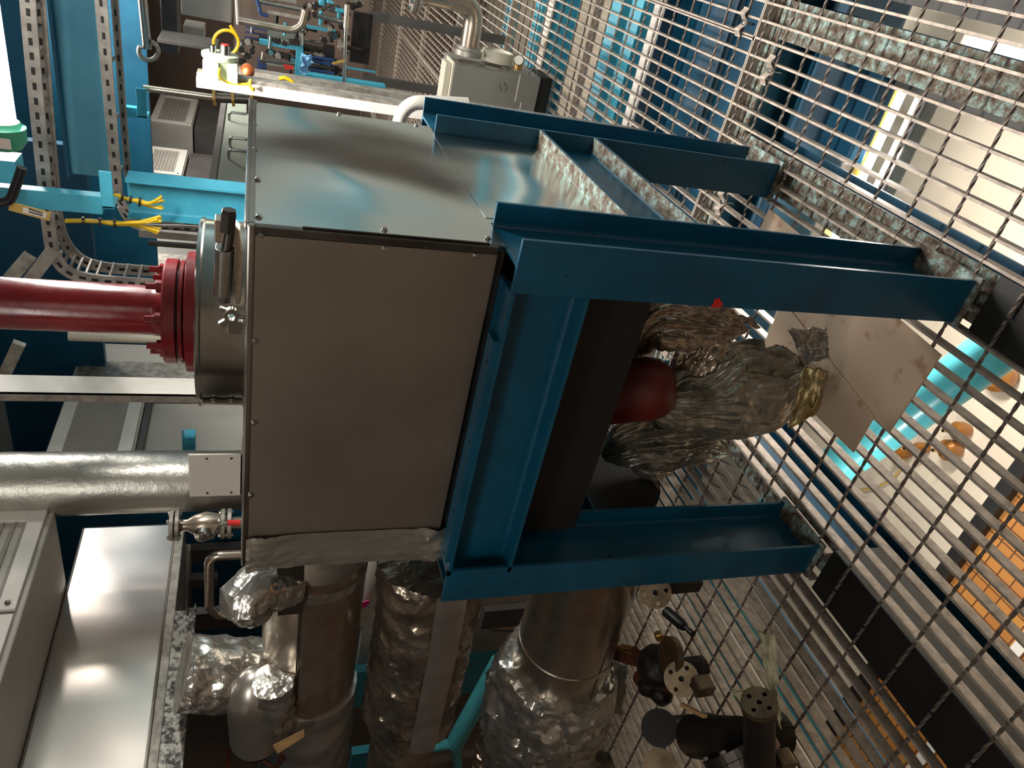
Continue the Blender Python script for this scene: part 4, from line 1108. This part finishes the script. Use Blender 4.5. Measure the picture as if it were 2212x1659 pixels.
b = B(); b.tube([q4+V((.02+.03*math.cos(2*PI*i/20), .0, .022*math.sin(2*PI*i/20))) for i in range(21)], .005, 8); b.done('lifting_ring', 'steel', pu, smooth=True)
ep = thing('elbow_pipe', q, 'brown-tinted steel elbow pipe with a bolted flange rising from the pump', 'pipe')
e1, e2, e3 = q+V((.03,0,0)), PY(1018, 8, PYv+.14), PY(908, -4, PYv+.14)
e2 = V((e2.x, q.y, q.z)); e3 = V((e2.x, q.y, e3.z))
B().tube(bend([e1, e2, e3], .17, 14), .058, 36).done('pipe_wall', 'steel_brown', ep, smooth=True)
for dz in (0, .026):
    f = B().cyl(e3+V((0,0,dz)), e3+V((0,0,dz+.022)), .105, 40).done('flange', 'galv', ep, bevel=.002)
for k in range(6):
    a_ = 2*PI*k/6; p = e3+V((.085*math.cos(a_), .085*math.sin(a_), -.012))
    B().hexn(p, (0,0,1), .012, .078).done('bolt', 'steel', f)

# ================================================================== WHITE TRUNKING WITH JUNCTION HEAD, PALE HOSE
TY = 1.5
u0, u1 = PY(424, 180, TY), PY(870, 236, TY)
xr, xl = PY(424, 165, TY).x, PY(424, 189, TY).x
zt_, zb_ = u0.z, 0.0
tr = thing('trunking', ((xr+xl)/2, TY+.03, 0), 'tall white cable trunking standing behind the case corner', 'trunking')
B().box((xl, TY, .0), (xr, TY+.006, zt_)).done('front_cover', 'white', tr, bevel=.002)
B().box((xl+.002, TY+.006, .0), (xr+.012, TY+.07, zt_-.001)).done('back_channel', 'galv', tr, bevel=.002)
jh = thing('junction_head', PY(475, 150, TY), 'pale mint plastic junction head with two metal caps on top of the trunking', 'junction box')
k_ = lambda n: mpx(n, u0)
q = V((xr+.002, TY+.02, PY(475,170,TY).z))
B().box(q+V((-.01,-.035,-k_(36))), q+V((k_(38),.06,k_(34))), .006).done('body', 'mint', jh)
B().lathe(q+V((k_(38),.012,0)), (1,0,0), [(0,k_(36)),(k_(3),k_(38)),(k_(10),k_(38)),(k_(12),k_(34)),(k_(14),k_(10))], 40).done('round_cap', 'mint', jh, smooth=True)
B().cyl(q+V((k_(50),-.01,k_(14))), q+V((k_(66),-.01,k_(14))), k_(7), 20).done('small_gland', 'steel', jh, smooth=True)
gl = B().cyl(q+V((k_(50),-.01,-k_(10))), q+V((k_(70),-.01,-k_(10))), k_(11), 24).done('large_gland', 'steel', jh, smooth=True)
B().cyl(q+V((k_(70.2),-.01,-k_(10))), q+V((k_(71.5),-.01,-k_(10))), k_(8), 24).done('red_insert', 'red_tag', gl)
B().box(q+V((0,-.05,-k_(36))), q+V((k_(24),-.038,-k_(22)))).done('bracket', 'mint', jh)
B().box(q+V((0,-.055,k_(2))), q+V((k_(36),-.0365,k_(22))), .003).done('side_cover', 'mint', jh)
yw = thing('yellow_wire', PY(490,165,TY), 'thin yellow wire looping across the trunking below the junction head', 'wire')
B().tube(spline([PY(474,148,TY-.06), PY(474,165,TY-.05), PY(490,177,TY-.02), PY(510,181,TY-.02), PY(535,181,TY-.02), PY(541,172,TY-.02), PY(541,186,TY-.02), PY(547,196,TY-.02), PY(549,190,TY-.004)], 8), .004, 8).done('wire', 'yellow', yw, smooth=True)
q = PY(538, 157, TY+.25)
tag(B().lathe(q, (.2,-.3,.1), [(0,.02),(.012,.024),(.03,.022),(.036,.012)], 20).done('copper_cap', 'copper', smooth=True), 'copper coloured cap between the trunking and the valve rack', 'cap')
rp = [PY(488+27*math.cos(t*2*PI/24-.6), 92+27*math.sin(t*2*PI/24-.6), 2.4) for t in range(25)]
tag(B().tube([PY(497,55,2.4)]+rp, .007, 10).done('coiled_cable', 'yellow', smooth=True), 'yellow cable coiled in a ring above the junction head', 'cable')
hp = [PY(1010,226,1.42), PY(930,222,1.42), PY(893,224,1.42), PY(870,243,1.42), PY(862,270,1.42), PY(864,300,1.42), PY(930,330,1.4)]
tag(B().tube(spline(hp, 10), mpx(15, hp[2]), 28).done('pale_hose', 'plastic_grey', smooth=True), 'pale grey bent hose behind the top of the rear right leg', 'hose')

# steel pipe with ring at upper right of the dim area
RY = 3.4
rt = thing('ringed_pipe', PY(312, 60, RY), 'brushed pipe ending in an open ring in the dim area', 'pipe')
B().cyl(PY(304,-40,RY), PY(318,105,RY), mpx(10, PY(310,50,RY)), 24).done('pipe_wall', 'steel', rt, smooth=True)
B().tube([PY(321+21*math.cos(2*PI*t/24+PI*.0), 110+20*math.sin(2*PI*t/24), RY-.02) for t in range(-5, 15)], mpx(5, PY(310,50,RY)), 12).done('ring', 'galv', rt, smooth=True)
for k, (xa, ya, xb, yb, Yv, m, lb) in enumerate(((390,-30,500,50,4.6,'grey_paint','grey cabinet at the far end of the dim area'), (345,-30,385,120,5.2,'grey_dark','dim grey duct beside the far cabinet'), (340,92,470,104,4.0,'grey_dark','slim grey rail across the dim area'),
        (268,-30,300,190,6.0,'grey_dark','dim duct at the far end near the tray'), (395,55,440,90,5.6,'grey_paint','smaller grey box behind the slim rail'))):
    a, b_ = PY(xa, ya, Yv), PY(xb, yb, Yv)
    tag(B().box((a.x, Yv, a.z), (b_.x, Yv+.3, b_.z), .005).done(['cabinet','duct','rail','duct','cabinet'][k], m), lb, ['cabinet','duct','rail','duct','cabinet'][k])

# ================================================================== VALVE RACK (tall rack of tubes behind the trunking)
VR = 4.0
vr = thing('valve_rack', PY(690, 100, VR), 'crowded rack of upright tubes, valves and light blue channels behind the trunking', 'rack')
def vb_(x0, y0, x1, y1, m, name, d=.05, Yv=VR, bev=0):
    a, b_ = PY(x0, y0, Yv), PY(x1, y1, Yv)
    return B().box((min(a.x,b_.x), Yv, min(a.z,b_.z)), (max(a.x,b_.x), Yv+d, max(a.z,b_.z)), bev).done(name, m, vr)
def vt(pts, r, m, name, Yv=VR, par=None):
    P = [PY(x, y, Yv) for x, y in pts]
    return B().tube(bend(P, .08) if len(P) > 2 else P, mpx(r, P[0]), 14).done(name, m, par or vr, smooth=True)
zb0 = PY(790,100,VR+.5).z
B().box((PY(700,170,VR+.4).x-.1, VR+.5, zb0), (PY(700,0,VR+.4).x+.4, VR+.55, PY(505,60,VR+.5).z)).done('back_board', 'wall_dark', vr)
for xx in (PY(700,165,VR+.4).x, PY(700,20,VR+.4).x): B().box((xx-.03, VR+.5, .0), (xx+.03, VR+.55, zb0)).done('leg', 'grey_dark', vr)
vb_(655,166,833,186,'blue_lit','blue_channel',.08,VR-.3)
vb_(664,56,725,72,'blue_lit','blue_channel',.05,VR-.1)
vb_(745,146,812,158,'blue_lit','blue_channel',.05,VR-.2)
vb_(560,95,655,101,'blue_lit','blue_channel',.05,VR-.1)
vb_(640,105,652,170,'blue_lit','blue_channel',.03,VR-.2)
vb_(578,66,655,96,'green_grey','pale_panel',.03,VR+.1); vb_(575,132,640,150,'green_grey','pale_panel',.03,VR+.1)
vb_(583,-20,640,8,'pump','pale_panel',.03,VR+.1); vb_(578,22,648,42,'galv','pale_panel',.03,VR)
for y in (60, 71, 82): vb_(530,y,578,y+8,'blue_box','blue_module',.08,VR)
for y in (128, 138, 147): vb_(556,y,576,y+7,'blue_box','blue_module',.06,VR)
vb_(765,25,796,140,'iron','dark_door',.05,VR+.2)
vb_(625,88,648,100,'iron','dark_block',.08,VR-.15); vb_(700,100,722,128,'iron','dark_block',.1,VR-.1); vb_(655,100,700,118,'iron','dark_block',.1,VR-.05)
vt([(512,-30),(516,52)], 7, 'steel_brown', 'tube'); vt([(516,44),(632,66),(652,55),(660,22)], 8, 'steel_brown', 'tube', VR-.2)
vt([(555,3),(655,22)], 4, 'steel', 'tube'); vt([(685,34),(744,48)], 5, 'steel', 'tube', VR-.15)
vt([(560,128),(650,142)], 4, 'steel', 'tube'); vt([(747,60),(742,215)], 4, 'steel', 'tube', VR-.3); vt([(750,10),(747,60)], 6, 'steel_brown', 'tube', VR-.3)
vt([(655,20),(655,120)], 3, 'green_grey', 'tube'); vt([(795,196),(812,270)], 5, 'galv', 'tube', VR-.5)
vt([(520,160),(655,182)], 4, 'galv', 'tube', VR-.1); vt([(520,150),(655,170)], 3, 'steel_dark', 'tube', VR-.1); vt([(532,175),(660,196)], 4, 'galv', 'tube', VR-.1)
vt([(548,-20),(560,14),(562,30),(580,34)], 4, 'blue_box', 'tube', VR-.1)
random.seed(5)
def valve(x, y, r, d, m='steel_brown', m2='steel', Yv=VR-.1):
    p = PY(x, y, Yv); R = mpx(r, p); ax = V(d)
    o = B().lathe(p-ax*R*1.6, ax, [(0,R*.5),(R*.6,R*.55),(R*.7,R),(R*1.3,R),(R*1.5,R*.7),(R*2.2,R*.7),(R*2.4,R),(R*2.9,R),(R*3.0,R*.5),(R*3.4,R*.5)], 16).done('valve', m, vr, smooth=True)
    B().cyl(p, p+V((0,-R*1.6,0)), R*.35, 10).done('stem', m2, o)
    B().cyl(p+V((0,-R*1.6,0)), p+V((0,-R*1.8,0)), R*.95, 14).done('knob', random.choice(['steel','iron','iron','galv']), o)
for x, y, r in ((655,22,7),(665,34,7),(680,30,8),(668,10,6),(748,30,7),(748,80,9),(747,112,6),(744,150,6),(522,105,8),(535,118,9),(545,108,7),(520,130,8),(535,88,8),(600,118,8),(618,120,8),(632,128,7),(585,112,7),(650,72,7),(712,60,7),(722,75,9),(700,85,8),(735,95,8),(690,120,8),(675,125,8),(705,135,9),(725,150,9),(690,148,8),(716,160,8),(735,165,8),(600,88,7),(615,92,7),(640,84,6),(680,15,8),(700,12,8),(720,20,8),(760,12,9),(775,8,8)):
    valve(x, y, r*.85, (0,0,1) if random.random() < .6 else (1,0,0), random.choice(['steel_brown','steel_dark','iron','steel']))
for k in range(26):
    xa, ya = random.uniform(515, 760), random.uniform(-5, 165)
    if random.random() < .6: vt([(xa, ya), (xa+random.uniform(25,60), ya+random.uniform(5,9))], random.uniform(2.5,5), random.choice(['steel','steel_brown','iron','galv','steel_dark']), 'tube', VR+random.uniform(-.1,.3))
    else: vt([(xa, ya), (xa-2, ya+random.uniform(15,40))], random.uniform(2.5,5), random.choice(['steel','steel_brown','iron','blue_lit','steel_dark']), 'tube', VR+random.uniform(-.1,.3))
for k in range(14):
    xa, ya = random.uniform(560, 745), random.uniform(-5, 150)
    vb_(xa, ya, xa+random.uniform(10,24), ya+random.uniform(7,14), random.choice(['iron','steel_dark','rust','black']), 'dark_block', .08, VR+random.uniform(0,.25))
for y in (122, 131, 140, 150, 160):
    vt([(668,y),(722,y+8)], 3.2, random.choice(['steel','steel_dark','blue_box']), 'hose', VR-.2)
for (x0,y0,x1,y1) in ((705,2,722,10),(725,18,745,30),(690,0,702,14)): vb_(x0,y0,x1,y1,'blue_lit','blue_valve_body',.06,VR-.15,.01)
tag(B().prism([PY(612,139,VR-.35),PY(634,143,VR-.35),PY(632,151,VR-.35),PY(616,149,VR-.35)], (0,.006,0)).done('red_tag', 'red_tag'), 'bright red tag hanging among the rack tubes', 'tag')
tag(B().prism([PY(717,135,VR-.4),PY(745,129,VR-.4),PY(745,134,VR-.4),PY(718,140,VR-.4)], (0,.006,0)).done('ochre_tag', 'ochre'), 'narrow ochre tag tied to the rack pipes', 'tag')
scrap([PY(655,116,VR-.4), PY(676,120,VR-.4), PY(662,165,VR-.4), PY(646,150,VR-.4)], 0, 'blue_cloth', 'cloth', 'light blue cloth draped over the rack channel', .03, 20)['category'] = 'cloth'
hz = [PY(603,170,1.9), PY(615,168,1.9), PY(628,174,1.9), PY(636,182,1.9)]
tag(B().tube(spline(hz, 8), mpx(4, hz[0]), 12).done('yellow_hose', 'yellow', smooth=True), 'short bright yellow hose piece lying behind the trunking', 'hose')
q = PY(616, 180, 1.92); vx = thing('shelf_angle', q, 'flat grey angle strips behind the trunking', 'strip')
B().box((q.x-.04, 1.9, .0), (q.x+.03, 1.96, PY(515,168,1.92).z)).done('upright', 'galv', vx)

# ================================================================== FLANGED VALVES AT THE LEFT LEG
def disc_mesh(name, m, par, c, nrm, R, hole_r, th, nh=4, ph=.3, bolt_r=.68):
    # flange disc with real holes
    cu = bpy.data.curves.new('tmp', 'CURVE'); cu.dimensions = '2D'; cu.fill_mode = 'BOTH'; cu.extrude = th/2
    def circ(x, y, r, n=28):
        sp = cu.splines.new('POLY'); sp.points.add(n-1); sp.use_cyclic_u = True
        for i in range(n): sp.points[i].co = (x+r*math.cos(2*PI*i/n), y+r*math.sin(2*PI*i/n), 0, 1)
    circ(0, 0, R, 48); circ(0, 0, hole_r, 20)
    for k in range(nh): a = ph+2*PI*k/nh; circ(R*bolt_r*math.cos(a), R*bolt_r*math.sin(a), R*.135, 16)
    t = bpy.data.objects.new('tmp', cu); C.objects.link(t)
    dg = bpy.context.evaluated_depsgraph_get(); me = bpy.data.meshes.new_from_object(t.evaluated_get(dg))
    bpy.data.objects.remove(t); bpy.data.curves.remove(cu)
    rot = V(nrm).to_track_quat('Z', 'Y').to_matrix().to_4x4(); off = wpos(par)
    me.transform(Matrix.Translation(V(c)-off) @ rot); me.name = name; me.materials.clear(); me.materials.append(M[m])
    o = bpy.data.objects.new(name, me); C.objects.link(o); o.parent = par; return o
def at_h(x, y, z): return PZ(x, y, z)
# upper small flange
p = at_h(1416, 1280, .33); n1 = (CAM-p).normalized()
fa = thing('flanged_stub', p, 'small round flange with open bolt holes just left of the left leg', 'flange')
disc_mesh('flange_disc', 'flange_bronze', fa, p, n1, mpx(34, p), mpx(6, p), .014, 4, .1)
B().cyl(p-n1*.01, p-n1*.13+V((0,0,-.02)), mpx(11, p), 20).done('neck', 'iron', fa, smooth=True)
B().box(p-n1*.03+V((-.02,.0,-.2)), p-n1*.03+V((.03,.05,-.04)), .004).done('block', 'iron', fa)
p0, p1 = at_h(1438, 1320, .06), at_h(1488, 1362, .05)
bo = thing('black_bottle', p0, 'glossy black bottle lying on the grating beside the flanged valves', 'bottle')
d_ = (p1-p0); L = d_.length
B().lathe(p0, d_, [(0,.016),(.006,.024),(L*.7,.024),(L*.82,.018),(L*.85,.010),(L,.010)], 28).done('bottle_body', 'rubber', bo, smooth=True)
B().lathe(p0+d_*1.0, d_, [(0,.013),(.03,.012),(.032,.006)], 16).done('bottle_cap', 'rubber', bo)
# middle valve: body, thick flange, round disc towards us
p = at_h(1472, 1466, .27); n2 = (CAM-p+V((-.1,0,.3))).normalized()
fm = thing('flanged_valve', p, 'dark iron valve with a round drilled flange facing the viewer', 'valve')
disc_mesh('flange_disc', 'flange_bronze', fm, p, n2, mpx(37, p), mpx(6, p), .016, 4, .9)
B().cyl(p-n2*.01, p-n2*.10, mpx(18, p), 24).done('neck', 'iron', fm, smooth=True)
b0_ = p-n2*.10
B().ball(at_h(1418, 1440, .22), .085, .085, .075, disp=lambda q: .08*noise.noise(q*3)).done('body', 'iron', fm, smooth=True)
q0, q1 = at_h(1452, 1400, .30), at_h(1436, 1405, .26)
B().lathe(at_h(1449, 1418, .27), UP*.93+(CAM-p).normalized()*.36, [(-.014,.03),(-.012,.072),(.012,.072),(.014,.03)], 36).done('side_flange', 'flange_bronze', fm)
B().cyl(at_h(1325, 1408, .24), at_h(1400, 1428, .24), .034, 24).done('inlet_pipe', 'rust', fm, smooth=True)
B().cyl(at_h(1345, 1400, .262), at_h(1372, 1406, .262), .018, 16).done('brass_sleeve', 'brass', fm, smooth=True)
B().hexn(at_h(1425, 1380, .3), (.6,.2,.3), .016, .03).done('plug', 'brass', fm)
for (x, y, z, r) in ((1405,1480,.14,.05),(1430,1500,.12,.045),(1390,1465,.12,.04),(1450,1470,.15,.05)):
    B().ball(at_h(x, y, z), r, r, r*1.1, disp=lambda q: .15*noise.noise(q*2+V((x,0,0))), sub=3).done('lug', 'iron' if y > 1475 else 'rust', fm, smooth=True)
B().cyl(at_h(1425, 1455, .2), V((at_h(1425,1455,.2).x, at_h(1425,1455,.2).y, .0)), .05, 20).done('foot', 'iron', fm)
B().box(at_h(1516,1480,.22)+V((-.03,-.03,-.04)), at_h(1516,1480,.22)+V((.02,.03,.03)), .006).done('actuator_block', 'flange_bronze', fm)
# large dark body in the corner with a drilled top plate
p = at_h(1640, 1521, .34); n3 = ((CAM-p).normalized()*.68+RT*.73).normalized()
fb2 = thing('angle_valve', p, 'black iron angle valve with a pale drilled round top plate near the picture edge', 'valve')
disc_mesh('top_plate', 'flange_bronze', fb2, p, n3, mpx(39, p), mpx(6, p), .02, 4, .5, .6)
R3 = mpx(38, p)
B().lathe(p-n3*.012, -n3, [(0,R3*.98),(.02,R3*.98),(.03,R3*.9),(.30,R3*.95),(.32,R3*1.0)], 40).done('barrel', 'iron', fb2, smooth=True)
q = p-n3*.17
B().lathe(at_h(1590, 1610, .22), n3.cross(UP).cross(V((0,0,1))).normalized()*.0+V((.35,.9,.25)), [(-.06,.05),(-.055,.13),(-.03,.13),(-.028,.125),(0,.125),(.001,.06)], 44).done('wide_flange', 'steel_dark', fb2)
for k in range(6):
    a_ = 2*PI*k/6; dn_ = V((.35,.9,.25)).normalized(); u_, w_ = frame_of(dn_)
    B().hexn(at_h(1590, 1610, .22)-dn_*.07+u_*.108*math.cos(a_)+w_*.108*math.sin(a_), dn_, .012, .08).done('bolt', 'galv', fb2)
B().cyl(at_h(1500, 1590, .2), at_h(1600, 1600, .22), .075, 32).done('inlet', 'iron', fb2, smooth=True)
B().cyl(at_h(1585,1600,.2), V((at_h(1585,1600,.2).x, at_h(1585,1600,.2).y, 0)), .07, 24).done('foot', 'iron', fb2)
B().box(at_h(1690,1645,.1)+V((-.04,-.03,-.03)), at_h(1690,1645,.1)+V((.03,.03,.03)), .006).done('square_nut', 'flange_bronze', fb2)
# round black valve behind
p = at_h(1424, 1572, .3); n4 = (CAM-p).normalized()
fr2 = thing('round_valve', p, 'jet black round valve body between the drilled flange and the corner valve', 'valve')
B().lathe(p, -n4, [(0,.02),(.001,.066),(.06,.068),(.07,.04),(.16,.035)], 36).done('round_head', 'black', fr2, smooth=True)
B().cyl(p-n4*.04, V((p.x-.12, p.y+.05, .0)), .04, 24).done('leg_pipe', 'iron', fr2, smooth=True)
B().lathe(at_h(1425,1655,.3), n4, [(-.03,.03),(-.029,.06),(0,.06),(.001,.015)], 32).done('lower_flange', 'flange_bronze', fr2)
# bits around the valves
q = [PZ(1470,1519,.3), PZ(1522,1545,.3), PZ(1520,1552,.3), PZ(1466,1526,.3)]
tag(B().prism(q, (0,0,-.012)).done('wooden_stick', 'wood'), 'short pale wooden stick lying on the black corner valve', 'stick')
o = scrap([PZ(1318,1424,.2), PZ(1355,1436,.2), PZ(1345,1540,.14), PZ(1325,1540,.14)], 0, 'foil_scrap', 'foil_smooth', 'pale foil strip hanging beside the large lower pipe', .012, 31)
o = scrap([PZ(1636,1362,.2), PZ(1675,1368,.22), PZ(1682,1570,.3), PZ(1668,1520,.3)], 0, 'plastic_film', 'translucent', 'yellowed plastic film strip standing behind the drilled top plate', .008, 41); o['category'] = 'film'
o = scrap([PZ(1570,1488,.3), PZ(1608,1484,.3), PZ(1612,1500,.3), PZ(1598,1510,.3)], 0, 'paper_leaf', 'translucent', 'small folded beige leaf beside the drilled top plate', .008, 44); o['category'] = 'paper'
# pink tape and grey pipes between the big pipes
YB2 = 1.1
tag(B().tube(densify([PY(830,1180,YB2), PY(770,1330,YB2)], .02), .07, 32).done('pale_pipe', 'plastic_grey', smooth=True), 'pale lagged pipe glimpsed between the two upper pipes', 'pipe')
q = PY(782, 1306, YB2-.1)
tag(B().prism([PY(782,1302,YB2-.1), PY(797,1297,YB2-.1), PY(797,1305,YB2-.1), PY(780,1318,YB2-.1)], (0,.004,0)).done('pink_tape', 'pink'), 'pink tape flag between the upper pipes', 'tape')
for (a, b_, r, m, lb, ct) in (((1060,1205),(1060,1659),.018,'galv','thin pale upright rail between middle and lower pipes','rail'), ((1085,1250),(1120,1500),.05,'steel_brown','short vertical brown steel pipe behind the lower pipe','pipe')):
    pass
tag(B().cyl(PY(1060,1345,1.4), PY(1150,1350,1.4), .05, 24).done('steel_pipe', 'steel_brown', smooth=True), 'brown steel pipe stub in the gap before the lower large pipe', 'pipe')
for k, (xa, ya, xb, yb, Yv, m, lb) in enumerate(((750,1455,1110,1485,1.25,'blue_lit','light blue upright channel behind the lagged pipes'), (1048,1322,1140,1350,1.15,'grey_dark','grey rail crossing the gap between middle and lower pipes'))):
    a, b_ = PY(xa, ya, Yv), PY(xb, yb, Yv)
    tag(B().box((min(a.x,b_.x), Yv, min(a.z,b_.z)), (max(a.x,b_.x), Yv+.05, max(a.z,b_.z))).done('channel' if k == 0 else 'rail', m), lb, 'channel')
pz_ = [PY(1060,1480,1.0), PY(1000,1580,1.0), PY(985,1610,1.0), PY(990,1720,1.0)]
tag(B().box((-3.6, 1.45, .0), (-1.75, 1.5, 1.12)).done('backing_board', 'white'), 'pale board behind the gap between the middle and lower pipes', 'board')
wl = thing('water_pipe', pz_[0], 'thin light turquoise pipe with a round joint behind the foil pipes', 'pipe')
B().tube([PY(1080,1430,.95), PY(985,1600,.95)], .052, 24).done('sloping_run', 'turq', wl, smooth=True)
B().ball(PY(985,1605,.95), .05, sub=3).done('joint', 'turq', wl, smooth=True)
B().cyl(PY(985,1605,.95), PY(925,1615,.95), .03, 20).done('upper_run', 'turq', wl, smooth=True)
B().cyl(PY(985,1605,.95), PY(992,1700,.95), .03, 20).done('side_run', 'turq', wl, smooth=True)
tag(B().box(PY(750,1700,1.1), PY(800,1625,1.1)+V((0,.05,0))).done('channel', 'blue_lit'), 'light blue channel end low at the left picture edge', 'channel')
